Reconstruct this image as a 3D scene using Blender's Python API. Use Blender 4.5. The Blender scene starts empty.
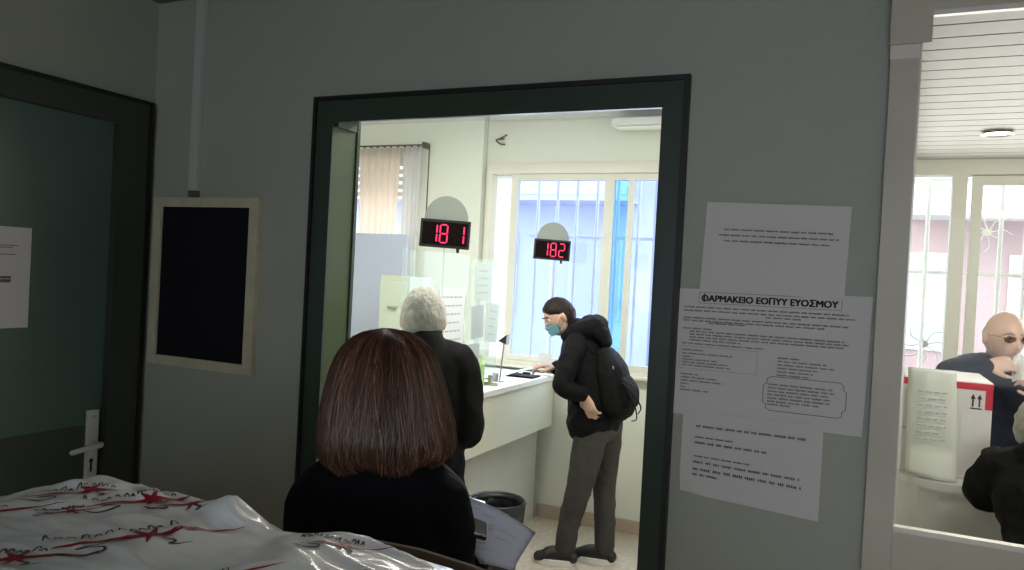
import bpy, bmesh, math, random
from mathutils import Vector as V, Matrix, noise, Quaternion
from mathutils.bvhtree import BVHTree
C = bpy.context.scene.collection
scene = bpy.context.scene
R = math.radians
random.seed(7)

# ------------------------------------------------------------------ materials
def mat(name, col, rough=.6, metal=0, bump=0, bscale=40, var=0, vscale=3, spec=.5, coat=0, stretch=None):
    m = bpy.data.materials.new(name); m.use_nodes = True
    nt = m.node_tree; b = nt.nodes['Principled BSDF']
    b.inputs['Base Color'].default_value = (*col, 1)
    b.inputs['Roughness'].default_value = rough
    b.inputs['Metallic'].default_value = metal
    b.inputs['Specular IOR Level'].default_value = spec
    b.inputs['Coat Weight'].default_value = coat
    b.inputs['Coat Roughness'].default_value = .12
    tc = nt.nodes.new('ShaderNodeTexCoord'); mp = nt.nodes.new('ShaderNodeMapping')
    nt.links.new(tc.outputs['Object'], mp.inputs['Vector'])
    if stretch: mp.inputs['Scale'].default_value = stretch
    if var:
        n = nt.nodes.new('ShaderNodeTexNoise'); n.inputs['Scale'].default_value = vscale
        n.inputs['Detail'].default_value = 4
        nt.links.new(mp.outputs[0], n.inputs['Vector'])
        r = nt.nodes.new('ShaderNodeValToRGB')
        r.color_ramp.elements[0].position = .3; r.color_ramp.elements[1].position = .7
        r.color_ramp.elements[0].color = (*[max(0, c*(1-var)) for c in col], 1)
        r.color_ramp.elements[1].color = (*[min(1, c*(1+var)) for c in col], 1)
        nt.links.new(n.outputs['Fac'], r.inputs[0]); nt.links.new(r.outputs[0], b.inputs['Base Color'])
    if bump:
        n2 = nt.nodes.new('ShaderNodeTexNoise'); n2.inputs['Scale'].default_value = bscale
        n2.inputs['Detail'].default_value = 5
        nt.links.new(mp.outputs[0], n2.inputs['Vector'])
        bp = nt.nodes.new('ShaderNodeBump'); bp.inputs['Strength'].default_value = bump
        bp.inputs['Distance'].default_value = .01
        nt.links.new(n2.outputs['Fac'], bp.inputs['Height']); nt.links.new(bp.outputs[0], b.inputs['Normal'])
    return m

def emit(name, col, s):
    m = bpy.data.materials.new(name); m.use_nodes = True
    b = m.node_tree.nodes['Principled BSDF']
    b.inputs['Base Color'].default_value = (*[c*.3 for c in col], 1)
    b.inputs['Emission Color'].default_value = (*col, 1); b.inputs['Emission Strength'].default_value = s
    return m

def pane(name, tint, gloss=.06, rough=.02, haze=0, hazecol=(.9, .95, .95)):
    m = bpy.data.materials.new(name); m.use_nodes = True
    nt = m.node_tree; nt.nodes.clear()
    o = nt.nodes.new('ShaderNodeOutputMaterial'); t = nt.nodes.new('ShaderNodeBsdfTransparent')
    t.inputs[0].default_value = (*tint, 1)
    g = nt.nodes.new('ShaderNodeBsdfGlossy'); g.inputs['Roughness'].default_value = rough
    mx = nt.nodes.new('ShaderNodeMixShader'); mx.inputs[0].default_value = gloss
    nt.links.new(t.outputs[0], mx.inputs[1]); nt.links.new(g.outputs[0], mx.inputs[2])
    last = mx
    if haze:
        d = nt.nodes.new('ShaderNodeBsdfDiffuse'); d.inputs[0].default_value = (*hazecol, 1)
        tr = nt.nodes.new('ShaderNodeBsdfTranslucent'); tr.inputs[0].default_value = (*hazecol, 1)
        a = nt.nodes.new('ShaderNodeMixShader'); a.inputs[0].default_value = .5
        nt.links.new(d.outputs[0], a.inputs[1]); nt.links.new(tr.outputs[0], a.inputs[2])
        mx2 = nt.nodes.new('ShaderNodeMixShader'); mx2.inputs[0].default_value = haze
        nt.links.new(mx.outputs[0], mx2.inputs[1]); nt.links.new(a.outputs[0], mx2.inputs[2]); last = mx2
    nt.links.new(last.outputs[0], o.inputs[0])
    return m

def cloth_through(name, col, amt=.5):
    m = bpy.data.materials.new(name); m.use_nodes = True
    nt = m.node_tree; nt.nodes.clear()
    o = nt.nodes.new('ShaderNodeOutputMaterial')
    d = nt.nodes.new('ShaderNodeBsdfDiffuse'); d.inputs[0].default_value = (*col, 1)
    tr = nt.nodes.new('ShaderNodeBsdfTranslucent'); tr.inputs[0].default_value = (*col, 1)
    a = nt.nodes.new('ShaderNodeMixShader'); a.inputs[0].default_value = amt
    nt.links.new(d.outputs[0], a.inputs[1]); nt.links.new(tr.outputs[0], a.inputs[2])
    nt.links.new(a.outputs[0], o.inputs[0])
    return m

M = dict(
    wall=mat('front_wall_paint', (.355, .362, .305), .55, bump=.15, bscale=90, var=.05, vscale=1.2),
    wall2=mat('back_wall_paint', (.78, .80, .70), .6, bump=.08, bscale=80, var=.02, vscale=2),
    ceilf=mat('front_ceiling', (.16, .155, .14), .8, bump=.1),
    floor=mat('tan_terrazzo', (.52, .45, .37), .25, var=.12, vscale=30),
    base=mat('tan_skirting', (.50, .40, .31), .4, var=.06, vscale=10),
    green=mat('dark_green_enamel', (.032, .050, .037), .35, bump=.05, bscale=30),
    black=mat('black_gasket', (.006, .007, .006), .5),
    reveal=mat('olive_green_jamb', (.040, .072, .018), .4, var=.08),
    door=mat('green_door_paint', (.080, .125, .108), .3, bump=.06, bscale=25, var=.08, vscale=2),
    lower_panel=mat('dark_lower_panel', (.045, .055, .048), .4, var=.1),
    alu=mat('grey_aluminium', (.36, .36, .34), .45, metal=.3),
    frame=mat('beige_grey_frame', (.50, .45, .365), .45, bump=.08, bscale=20, var=.08, vscale=4),
    bead=mat('bright_glazing_bead', (.80, .76, .68), .25, metal=.2),
    tape=mat('pale_masking_tape', (.68, .62, .55), .5),
    white=mat('white_plastic', (.80, .80, .76), .4),
    cable=mat('grey_trunking', (.47, .48, .44), .5),
    cream=mat('cream_board_frame', (.52, .47, .33), .5, var=.08, vscale=20, bump=.1),
    boardblk=mat('black_board', (.004, .004, .007), .6, spec=.25),
    paper=mat('printer_paper', (.62, .58, .57), .7, bump=.15, bscale=8),
    paper_w=mat('white_paper', (.80, .80, .80), .7, bump=.1, bscale=10),
    ink=mat('black_ink', (.05, .045, .045), .8),
    inkg=mat('grey_ink', (.11, .10, .095), .8),
    inkl=mat('pale_grey_ink', (.45, .46, .47), .8),
    winf=mat('cream_window_frame', (.76, .74, .65), .4, bump=.05),
    glass_b=pane('blue_tinted_glass', (.80, .85, .98)),
    glass_bb=pane('strong_blue_glass', (.50, .74, .95)),
    glass_c=pane('clear_glass', (.97, .97, .95), gloss=.006),
    acryl=pane('hazy_acrylic', (.93, .97, .97), gloss=.03, haze=.10),
    acryl2=pane('hazy_thick_acrylic', (.9, .97, .95), gloss=.05, haze=.5, hazecol=(.85, .92, .88)),
    curt=cloth_through('beige_curtain', (.90, .83, .76), .6),
    curtw=cloth_through('white_curtain', (.85, .84, .82), .5),
    rod=mat('brown_rod', (.10, .085, .065), .5),
    counter=mat('pale_counter_top', (.74, .74, .68), .3, var=.03),
    counterf=mat('cream_counter_front', (.66, .66, .54), .45, var=.03),
    counterl=mat('grey_counter_base', (.58, .58, .52), .5, var=.03),
    screen=mat('blue_grey_panel', (.52, .57, .72), .6),
    arch=mat('grey_sign_back', (.30, .33, .30), .6),
    led=emit('red_led', (1.0, .03, .12), 1.5),
    ledoff=mat('dark_red_window', (.008, .002, .003), .7, spec=.1),
    skin=mat('skin', (.58, .36, .27), .5, bump=.1, bscale=60, var=.08, vscale=20),
    skin2=mat('pale_skin', (.66, .43, .34), .45, bump=.1, bscale=60, var=.10, vscale=15),
    eye=mat('eye_white', (.75, .72, .68), .2), iris=mat('dark_iris', (.03, .02, .015), .2),
    lip=mat('lip', (.42, .20, .17), .5),
    hairb=mat('dark_brown_hair', (.020, .013, .011), .6, spec=.2, bump=.5, bscale=60, stretch=(1, 1, .15)),
    hairg=mat('grey_white_hair', (.42, .41, .36), .6, bump=.5, bscale=70, var=.2, vscale=40),
    navy=mat('navy_cloth', (0.0044, 0.005, 0.0083), .8, spec=.15, bump=.3, bscale=60),
    blackc=mat('black_padded_cloth', (0.0055, 0.0055, 0.0066), .8, spec=.15, bump=.3, bscale=30),
    darkj=mat('charcoal_leather', (0.0088, 0.0083, 0.0094), .8, spec=.15, bump=.3, bscale=25),
    bluej=mat('dark_blue_cloth', (.020, .025, .042), .8, spec=.15, bump=.3, bscale=50),
    trous=mat('dark_grey_trousers', (.042, .040, .036), .75, bump=.3, bscale=40, var=.15, vscale=8),
    shoe=mat('black_shoe', (.012, .011, .012), .5, bump=.2), sole=mat('pale_sole', (.75, .73, .70), .5),
    sock=mat('white_sock', (.7, .7, .7), .8),
    mask=mat('light_blue_mask', (.30, .62, .70), .7, bump=.2, bscale=30),
    bag=mat('black_nylon', (0.005, 0.005, 0.0055), .8, spec=.15, bump=.3, bscale=50),
    bin=mat('black_bin', (.010, .010, .012), .4), binbag=mat('black_bin_liner', (.012, .012, .014), .25, bump=.8, bscale=20),
    carton=mat('brown_cardboard', (.11, .068, .045), .8, var=.1, vscale=12),
    cartonw=mat('white_carton', (.78, .76, .74), .6, var=.02),
    red=mat('red_print', (.62, .03, .06), .5), redd=mat('dark_red_print', (.30, .012, .022), .4),
    dark=mat('dark_print', (.05, .045, .05), .5),
    wrap=mat('white_plastic_wrap', (.84, .85, .85), .42, bump=.8, bscale=9, var=.07, vscale=5, coat=.6, stretch=(1, 2.2, 1)),
    table=mat('brown_laminate', (.22, .14, .08), .4, var=.15, vscale=6, stretch=(1, 8, 1)),
    metal=mat('dull_steel', (.45, .45, .44), .35, metal=.9),
    handle=mat('cream_white_enamel', (.62, .62, .58), .3),
    gbott=mat('yellow_green_plastic', (.42, .62, .12), .35),
    gold=mat('thin_gold_metal', (.70, .50, .20), .25, metal=.9),
    brownl=pane('brown_lens', (.45, .22, .12), gloss=.1),
    phone=mat('black_phone', (.012, .012, .014), .15), phones=mat('grey_phone_screen', (.28, .28, .27), .15),
    lamp=emit('lamp_diffuser', (1, .96, .86), 10),
    bld=mat('pale_stucco', (.56, .58, .69), .9, var=.15, vscale=.4), bldp=mat('pink_stucco', (.50, .36, .36), .9, var=.1, vscale=.5),
    bldw=mat('white_stucco', (.62, .64, .72), .9, var=.1), bwin=mat('dark_shutter', (.22, .24, .36), .6),
    asphalt=mat('grey_asphalt', (.35, .35, .37), .9, var=.1), leafm=mat('tree_leaves', (.12, .18, .10), .8, var=.4, vscale=3),
    bark=mat('bark', (.15, .11, .08), .9),
    bars=mat('white_iron_bars', (.88, .88, .85), .4),
)
# brown hair with lighter and darker strands (real pigment differences)
def hair_mat():
    m = bpy.data.materials.new('auburn_hair'); m.use_nodes = True; nt = m.node_tree
    b = nt.nodes['Principled BSDF']; b.inputs['Roughness'].default_value = .38
    b.inputs['Anisotropic'].default_value = .6
    a = nt.nodes.new('ShaderNodeAttribute'); a.attribute_name = 'strand'
    r = nt.nodes.new('ShaderNodeValToRGB')
    r.color_ramp.elements[0].color = (.026, .012, .008, 1); r.color_ramp.elements[1].color = (.40, .20, .115, 1)
    e = r.color_ramp.elements.new(.55); e.color = (.085, .038, .024, 1)
    nt.links.new(a.outputs['Fac'], r.inputs[0]); nt.links.new(r.outputs[0], b.inputs['Base Color'])
    return m
M['auburn'] = hair_mat()
# glossy slatted metal ceiling (pattern of slats in the bump)
def slat_mat(name, col, rough, metal, period, axis='Y'):
    m = bpy.data.materials.new(name); m.use_nodes = True; nt = m.node_tree
    b = nt.nodes['Principled BSDF']; b.inputs['Roughness'].default_value = rough; b.inputs['Metallic'].default_value = metal
    b.inputs['Base Color'].default_value = (*col, 1)
    n = nt.nodes.new('ShaderNodeTexNoise'); n.inputs['Scale'].default_value = 2.5
    tc = nt.nodes.new('ShaderNodeTexCoord'); nt.links.new(tc.outputs['Object'], n.inputs['Vector'])
    bp = nt.nodes.new('ShaderNodeBump'); bp.inputs['Strength'].default_value = .3; bp.inputs['Distance'].default_value = .02
    nt.links.new(n.outputs['Fac'], bp.inputs['Height']); nt.links.new(bp.outputs[0], b.inputs['Normal'])
    return m
M['slat_gloss'] = slat_mat('glossy_grey_ceiling', (.80, .80, .92), .10, .9, .1)
M['slat_white'] = mat('white_ceiling_slat', (.33, .318, .29), .4)

# ------------------------------------------------------------------ mesh helpers
class MB:
    def __init__(s): s.bm = bmesh.new(); s.k = 0
    def box(s, a, b, bev=0, mtx=None):
        lo = V([min(a[i], b[i]) for i in range(3)]); hi = V([max(a[i], b[i]) for i in range(3)])
        e = V((1, 1, 1))*.00035*s.k; s.k += 1      # neighbouring boards never share a face
        if .008 < min(hi-lo) < .1 and max(hi-lo) < 2.9: lo += e; hi -= e
        t = bmesh.new(); bmesh.ops.create_cube(t, size=1)
        for v in t.verts: v.co = V([lo[i]+(v.co[i]+.5)*(hi[i]-lo[i]) for i in range(3)])
        if bev: bmesh.ops.bevel(t, geom=t.edges[:], offset=bev, segments=2, affect='EDGES', profile=.6)
        return s.add(t, mtx)
    def add(s, t, mtx=None):
        if mtx is not None: t.transform(mtx)
        me = bpy.data.meshes.new('t'); t.to_mesh(me); s.bm.from_mesh(me); bpy.data.meshes.remove(me); t.free()
        return s
    def cyl(s, p0, p1, r0, r1=None, n=24, caps=True):
        r1 = r0 if r1 is None else r1
        p0, p1 = V(p0), V(p1); d = p1-p0
        t = bmesh.new(); bmesh.ops.create_cone(t, cap_ends=caps, segments=n, radius1=r0, radius2=r1, depth=d.length)
        t.transform(Matrix.Translation((p0+p1)/2) @ d.to_track_quat('Z', 'Y').to_matrix().to_4x4())
        return s.add(t)
    def sph(s, c, r, n=16, scale=(1, 1, 1), rot=None):
        t = bmesh.new(); bmesh.ops.create_uvsphere(t, u_segments=n*2, v_segments=n, radius=r)
        m = Matrix.Translation(c) @ (rot.to_4x4() if rot else Matrix()) @ Matrix.Diagonal((*scale, 1))
        return s.add(t, m)
    def tube(s, pts, rad, n=16, side=(1, 0, 0), seg=6, caps=True, closed=False, power=2):
        add_tube(s.bm, pts, rad, n, V(side), seg, caps, power); return s
    def prism(s, poly, y0, y1, mtx=None):      # poly in x,z extruded along y
        t = bmesh.new(); a = [t.verts.new((p[0], y0, p[1])) for p in poly]; b = [t.verts.new((p[0], y1, p[1])) for p in poly]
        t.faces.new(a); t.faces.new(b[::-1])
        for i in range(len(poly)): j = (i+1) % len(poly); t.faces.new((a[j], a[i], b[i], b[j]))
        bmesh.ops.recalc_face_normals(t, faces=t.faces[:])
        return s.add(t, mtx)
    def mesh(s, name):
        me = bpy.data.meshes.new(name); s.bm.to_mesh(me); s.bm.free(); return me

def crom(P, t, i):
    p0 = P[max(i-1, 0)]; p1 = P[i]; p2 = P[min(i+1, len(P)-1)]; p3 = P[min(i+2, len(P)-1)]
    return [.5*((2*b)+(-a+c)*t+(2*a-5*b+4*c-d)*t*t+(-a+3*b-3*c+d)*t**3) for a, b, c, d in zip(p0, p1, p2, p3)]

def add_tube(bm, pts, rad, n=16, side=V((1, 0, 0)), seg=6, caps=True, power=2):
    rr = [(r, r) if not isinstance(r, (tuple, list)) else tuple(r) for r in (rad if isinstance(rad, list) else [rad]*len(pts))]
    P = [tuple(p)+r for p, r in zip(pts, rr)]
    S = []
    for i in range(len(P)-1):
        for k in range(seg): S.append(crom(P, k/seg, i))
    S.append(list(P[-1]))
    rings = []
    cs = [V(q[:3]) for q in S]
    N = len(cs)
    def frame(i):
        t = (cs[min(i+1, N-1)]-cs[max(i-1, 0)]).normalized()
        sd = (side-t*side.dot(t))
        if sd.length < 1e-3: sd = t.orthogonal()
        sd.normalize(); return t, sd, t.cross(sd)
    def ring(c, sd, u, a, b):
        vs = []
        for k in range(n):
            an = 2*math.pi*k/n; ca, sa = math.cos(an), math.sin(an)
            if power != 2:
                ca = math.copysign(abs(ca)**(2/power), ca); sa = math.copysign(abs(sa)**(2/power), sa)
            vs.append(bm.verts.new(c+sd*(a*ca)+u*(b*sa)))
        return vs
    t, sd, u = frame(0); a, b = S[0][3:5]; m = min(a, b)
    if caps:
        for ph in (75, 50, 25): rings.append(ring(cs[0]-t*m*math.sin(R(ph)), sd, u, a*math.cos(R(ph)), b*math.cos(R(ph))))
    for i in range(N):
        t, sd, u = frame(i); rings.append(ring(cs[i], sd, u, max(S[i][3], .0005), max(S[i][4], .0005)))
    if caps:
        a, b = S[-1][3:5]; m = min(a, b)
        for ph in (25, 50, 75): rings.append(ring(cs[-1]+t*m*math.sin(R(ph)), sd, u, a*math.cos(R(ph)), b*math.cos(R(ph))))
    for A, B in zip(rings, rings[1:]):
        for k in range(n): j = (k+1) % n; bm.faces.new((A[k], A[j], B[j], B[k]))
    if caps: bm.faces.new(rings[0][::-1]); bm.faces.new(rings[-1])

def link(name, me, m=None, parent=None, smooth=False):
    if isinstance(me, MB): me = me.mesh(name)
    o = bpy.data.objects.new(name, me); C.objects.link(o)
    if m is not None: me.materials.append(m)
    if smooth: me.polygons.foreach_set('use_smooth', [True]*len(me.polygons))
    if parent is not None:
        r = parent
        while r.parent: r = r.parent
        me.transform(Matrix.Translation(-r.location)) if not getattr(me, '_x', 0) else None
        o.parent = parent
    return o
def thing(name, label, cat, loc, group=None):
    o = bpy.data.objects.new(name, None); C.objects.link(o); o.location = loc; o.empty_display_size = .1
    o['label'] = label; o['category'] = cat
    if group: o['group'] = group
    return o
def tag(o, label, cat, group=None):
    o['label'] = label; o['category'] = cat
    if group: o['group'] = group
    return o
def struct(name, mb, m, parent=None):
    o = link(name, mb, m, parent)
    if parent is None: o['kind'] = 'structure'
    return o
def sobj(name, mb, m, loc):       # one mesh top-level thing with its origin at loc
    me = mb.mesh(name) if isinstance(mb, MB) else mb
    me.transform(Matrix.Translation(-V(loc))); o = bpy.data.objects.new(name, me); C.objects.link(o)
    me.materials.append(m); o.location = loc; return o

def fuse(mb, voxel=.006, smooth=6, wrinkle=0, wscale=9, wz=1.0, factor=.5):
    """voxel-fuse overlapping closed shapes into one continuous surface"""
    me = mb.mesh('f'); o = bpy.data.objects.new('f', me); C.objects.link(o)
    r = o.modifiers.new('r', 'REMESH'); r.mode = 'VOXEL'; r.voxel_size = voxel
    if smooth:
        s = o.modifiers.new('s', 'SMOOTH'); s.iterations = smooth; s.factor = factor
    dg = bpy.context.evaluated_depsgraph_get(); ev = o.evaluated_get(dg)
    out = bpy.data.meshes.new_from_object(ev)
    bpy.data.objects.remove(o); bpy.data.meshes.remove(me)
    if wrinkle:
        nn = [v.normal.copy() for v in out.vertices]
        for v, nv in zip(out.vertices, nn):
            p = V((v.co.x*wscale, v.co.y*wscale, v.co.z*wscale*wz))
            w = noise.noise(p + V((3.1, 1.7, 9.2))) ; w2 = noise.noise(p*2.3)
            v.co += nv*wrinkle*((1-2.4*abs(w))*.7+.4*w2)
    out.polygons.foreach_set('use_smooth', [True]*len(out.polygons))
    return out

# ------------------------------------------------------------------ camera
cam = bpy.data.objects.new('camera', bpy.data.cameras.new('camera')); C.objects.link(cam)
cam.data.sensor_width = 36; cam.data.lens = 775*36/1024; cam.data.clip_start = .05
yaw, pitch, roll = R(24.8), R(-.65), R(3)
fw = V((-math.sin(yaw)*math.cos(pitch), math.cos(yaw)*math.cos(pitch), math.sin(pitch)))
rt = V((math.cos(yaw), math.sin(yaw), 0)); up = rt.cross(fw)
Rr = rt*math.cos(roll)+up*math.sin(roll); Uu = up*math.cos(roll)-rt*math.sin(roll)
cam.matrix_world = Matrix.Translation((0, 0, 1.6)) @ Matrix((Rr, Uu, -fw)).transposed().to_4x4()
scene.camera = cam

# ------------------------------------------------------------------ the front room shell
WY0, WY1 = 2.18, 2.31
w = MB()
w.box((-2.75, WY0, 0), (-1.791, WY1, 2.8)).box((-1.791, WY0, 2.182), (-.491, WY1, 2.8)).box((-.491, WY0, 0), (.016, WY1, 2.8))
w.box((.016, WY0, 2.36), (2.6, WY1, 2.8)).box((.016, WY0, 0), (2.6, WY1, .86)).box((1.5, WY0, .86), (2.6, WY1, 2.36))
struct('wall_back', w, M['wall'])
w = MB(); LX = -2.601
w.box((LX-.13, 2.157, 0), (LX, WY0, 2.8)).box((LX-.13, -2.6, 0), (LX, .95, 2.8)).box((LX-.13, .95, 2.198), (LX, 2.157, 2.8))
struct('wall_left', w, M['wall'])
struct('wall_right', MB().box((2.6, -2.6, 0), (2.7, WY1, 2.8)), M['wall'])
w = MB(); w.box((-2.75, -2.6, 0), (-1.0, -2.5, 2.8)).box((1.6, -2.6, 0), (2.7, -2.5, 2.8)).box((-1.0, -2.6, 0), (1.6, -2.5, .9)).box((-1.0, -2.6, 2.3), (1.6, -2.5, 2.8))
struct('wall_front', w, M['wall'])
wf = MB()
for x in (-1.0, .27, 1.54): wf.box((x, -2.58, .9), (x+.06, -2.52, 2.3))
wf.box((-1, -2.58, .9), (1.6, -2.52, .96)).box((-1, -2.58, 2.24), (1.6, -2.52, 2.3))
w4 = struct('window_4', wf, M['winf'])  # unseen rear window, put in to let light into the front room
struct('ceiling', MB().box((-2.75, -2.6, 2.6), (2.7, WY0, 2.7)), M['ceilf'])
struct('floor', MB().box((-4.2, -2.6, -.1), (3.2, 4.95, 0)), M['floor'])

# doorway frame (dark green steel frame, black edge, olive lining)
t = struct('door_1', MB().box((-1.791, WY0-.012, 0), (-1.716, WY0, 2.13)).box((-.563, WY0-.012, 0), (-.491, WY0, 2.13))
           .box((-1.791, WY0-.012, 2.10), (-.491, WY0, 2.182)), M['green'])
link('edge_gasket', MB().box((-1.797, WY0-.022, 0), (-1.785, WY0+.001, 2.188)).box((-.502, WY0-.022, 0), (-.485, WY0+.001, 2.188))
     .box((-1.797, WY0-.022, 2.174), (-.485, WY0+.001, 2.190)), M['black'], t)
link('jamb_lining', MB().box((-1.791, WY0, 0), (-1.716, WY1+.012, 2.13)).box((-.563, WY0, 0), (-.491, WY1+.012, 2.13)), M['reveal'], t)
link('head_lining', MB().box((-1.791, WY0, 2.132), (-.491, WY1+.012, 2.182)).box((-1.716, WY1-.004, 0), (-1.710, WY1+.012, 2.13)).box((-1.72, WY0, 2.085), (-1.70, WY1-.02, 2.135)), M['green'], t)

# left door (green leaf in a dark steel frame, white lever handle)
t = struct('door_2', MB().box((LX-.06, .98, 0), (LX-.02, 2.02, 2.10)), M['door'])
link('lower_door_panel', MB().box((LX-.022, .99, .02), (LX-.016, 2.015, .965), .001), M['lower_panel'], t)  # darker slab over the lower part of the leaf
fr = MB()
fr.box((LX-.0991, 2.02, 0), (LX+.014, 2.157, 2.198)).box((LX-.0991, .88, 0), (LX+.014, .98, 2.198)).box((LX-.0991, .88, 2.10), (LX+.014, 2.157, 2.198))
link('door_frame', fr, mat('brown_green_enamel', (.034, .042, .032), .4, bump=.05), t)
link('edge_gasket', MB().box((LX+.010, 2.147, 0), (LX+.024, 2.160, 2.204)).box((LX+.010, .88, 2.190), (LX+.024, 2.160, 2.204)), M['black'], t)
hp = link('handle_plate', MB().box((LX-.018, 1.955, .75), (LX, 1.999, 1.02), .004), M['handle'], t)
lv = MB(); lv.cyl((LX-.005, 1.972, .895), (LX+.048, 1.972, .895), .011).tube([(LX+.044, 1.975, .896), (LX+.05, 1.93, .894), (LX+.048, 1.862, .888)], [.012, .011, .010], seg=4)
link('door_lever', lv, M['handle'], hp, True)
link('keyhole', MB().box((LX-.001, 1.968, .79), (LX+.002, 1.977, .835), .001).cyl((LX-.001, 1.9725, .832), (LX+.002, 1.9725, .832), .008), M['black'], hp)
link('screw', MB().cyl((LX-.001, 1.977, .996), (LX+.003, 1.977, .996), .005, n=10), M['metal'], hp)

# service window frame on the right
t = struct('window_1', MB().box((.016, WY0-.03, .86), (.081, WY0+.028, 2.36)).box((1.45, WY0-.03, .86), (1.5, WY0+.028, 2.36))
           .box((.081, WY0-.03, .86), (1.45, WY0+.028, 1.018)).box((.081, WY0-.03, 2.305), (1.45, WY0+.028, 2.36), .001).box((.016, WY0-.03, 2.36), (1.5, WY0+.028, 2.42)), M['frame'])
link('corner_block', MB().box((.012, WY0-.040, 2.225), (.105, WY0-.029, 2.42)), M['frame'], t)
link('tape_strip', MB().box((.014, WY0-.0325, 2.19), (.080, WY0-.0295, 2.228)), M['tape'], t)
link('glazing_bead', MB().box((.081, WY0-.036, 1.018), (1.45, WY0-.010, 1.031)).box((.081, WY0-.034, 2.292), (1.45, WY0-.015, 2.305)).box((.081, WY0-.02, 1.02), (.086, WY0+.01, 2.305)), M['bead'], t)
link('window_pane', MB().box((.083, WY0+.02, 1.02), (1.45, WY0+.024, 2.304)), M['glass_c'], t)

# ------------------------------------------------------------------ back rooms shell
BY = 4.83
w = MB()  # left part, protruding slightly; opening for curtained window
w.box((-4.0, BY-.06, 0), (-2.478, BY+.1, 1.0)).box((-4.0, BY-.06, 2.42), (-2.478, BY+.1, 2.8)).box((-2.98, BY-.06, 1.0), (-2.478, BY+.1, 2.42)).box((-4.0, BY-.06, 1), (-3.85, BY+.1, 2.42))
w.box((-2.478, BY, 0), (-.9, BY+.1, 1.005)).box((-2.478, BY, 2.335), (-.9, BY+.1, 2.8)).box((-2.478, BY, 1.005), (-2.447, BY+.1, 2.335))
w.box((-.9, BY, 0), (.10, BY+.1, 2.8)).box((.10, BY, 0), (1.9, BY+.1, .95)).box((.10, BY, 2.31), (1.9, BY+.1, 2.8)).box((1.9, BY, 0), (3.1, BY+.1, 2.8))
struct('wall_far', w, M['wall2'])
struct('wall_office', MB().box((-4.1, WY1, 0), (-4.0, BY+.1, 2.8)), M['wall2'])
struct('wall_partition', MB().box((-.38, WY1+.01, 0), (-.30, BY, 2.665)), M['wall2'])
struct('wall_pharmacy', MB().box((3.0, WY1, 0), (3.1, BY, 2.8)), M['wall2'])
struct('ceiling_office', MB().box((-4.0, WY1+.012, 2.665), (-.38, BY-.005, 2.75)), M['slat_gloss'])
# plaster side of the dividing wall facing the back rooms
struct('wall_inner', MB().box((-4.0, WY1, 0), (-1.80, WY1+.01, 2.66)).box((-1.80, WY1, 2.19), (-.38, WY1+.01, 2.66)), M['wall2'])
struct('baseboard_far', MB().box((-1.96, BY-.014, 0), (-.38, BY, .085), .003), M['base'])
struct('trim_1', MB().box((-2.46, BY-.012, 2.335), (-.9, BY, 2.375)).box((-2.46, BY-.02, 2.372), (-.9, BY, 2.382)), M['winf'])

# sliding office window
t = struct('window_2', MB().box((-2.447, BY-.03, 2.30), (-.9, BY+.08, 2.335)).box((-2.447, BY-.03, 1.005), (-.9, BY+.08, 1.03)).box((-2.447, BY-.03, 1.0), (-2.41, BY+.08, 2.33)).box((-.94, BY-.03, 1.0), (-.9, BY+.08, 2.33)), M['winf'])
for x0, x1 in ((-2.27, -1.535), (-1.60, -.94)):
    link('sash', MB().box((x0, BY-.01, 1.03), (x0+.05, BY+.03, 2.30)).box((x1-.05, BY-.01, 1.03), (x1, BY+.03, 2.30))
         .box((x0, BY-.01, 1.03), (x1, BY+.03, 1.07)).box((x0, BY-.01, 2.255), (x1, BY+.03, 2.30)), M['winf'], t)
link('window_pane', MB().box((-2.225, BY+.008, 1.07), (-1.58, BY+.012, 2.26)), M['glass_b'], t)
link('blue_window_pane', MB().box((-1.55, BY+.008, 1.07), (-1.44, BY+.012, 2.26)), M['glass_bb'], t)
link('window_pane', MB().box((-1.41, BY+.008, 1.07), (-.98, BY+.012, 2.26)), M['glass_b'], t)
link('sash_post', MB().box((-1.443, BY-.005, 1.05), (-1.405, BY+.025, 2.27)), M['winf'], t)
sb = MB()
link('window_sill', MB().box((-2.46, BY-.06, .985), (-.9, BY+.02, 1.005), .004), M['winf'], t)
link('added_bright_strip', MB().box((-2.408, BY+.052, 1.03), (-2.262, BY+.054, 2.30)), cloth_through('added_bright_white', (.9, .89, .84), .8), t)  # translucent strip added so the gap left of the sash shows bright white
# curtained office window
t = struct('window_3', MB().box((-3.85, BY-.03, 1.0), (-2.98, BY+.08, 1.04)).box((-3.85, BY-.03, 2.38), (-2.98, BY+.08, 2.42)).box((-3.85, BY-.03, 1.04), (-3.80, BY+.08, 2.38)).box((-3.03, BY-.03, 1.04), (-2.98, BY+.08, 2.38)).box((-3.45, BY-.03, 1.04), (-3.41, BY+.08, 2.38)), M['winf'])
link('window_pane', MB().box((-3.80, BY+.01, 1.04), (-3.03, BY+.014, 2.38)), M['glass_c'], t)
bl = MB()
for k in range(5): bl.box((-3.79, BY-.028, 2.14+k*.055), (-3.04, BY-.022, 2.175+k*.055))
link('blind_slats', bl, M['winf'], t)
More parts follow.
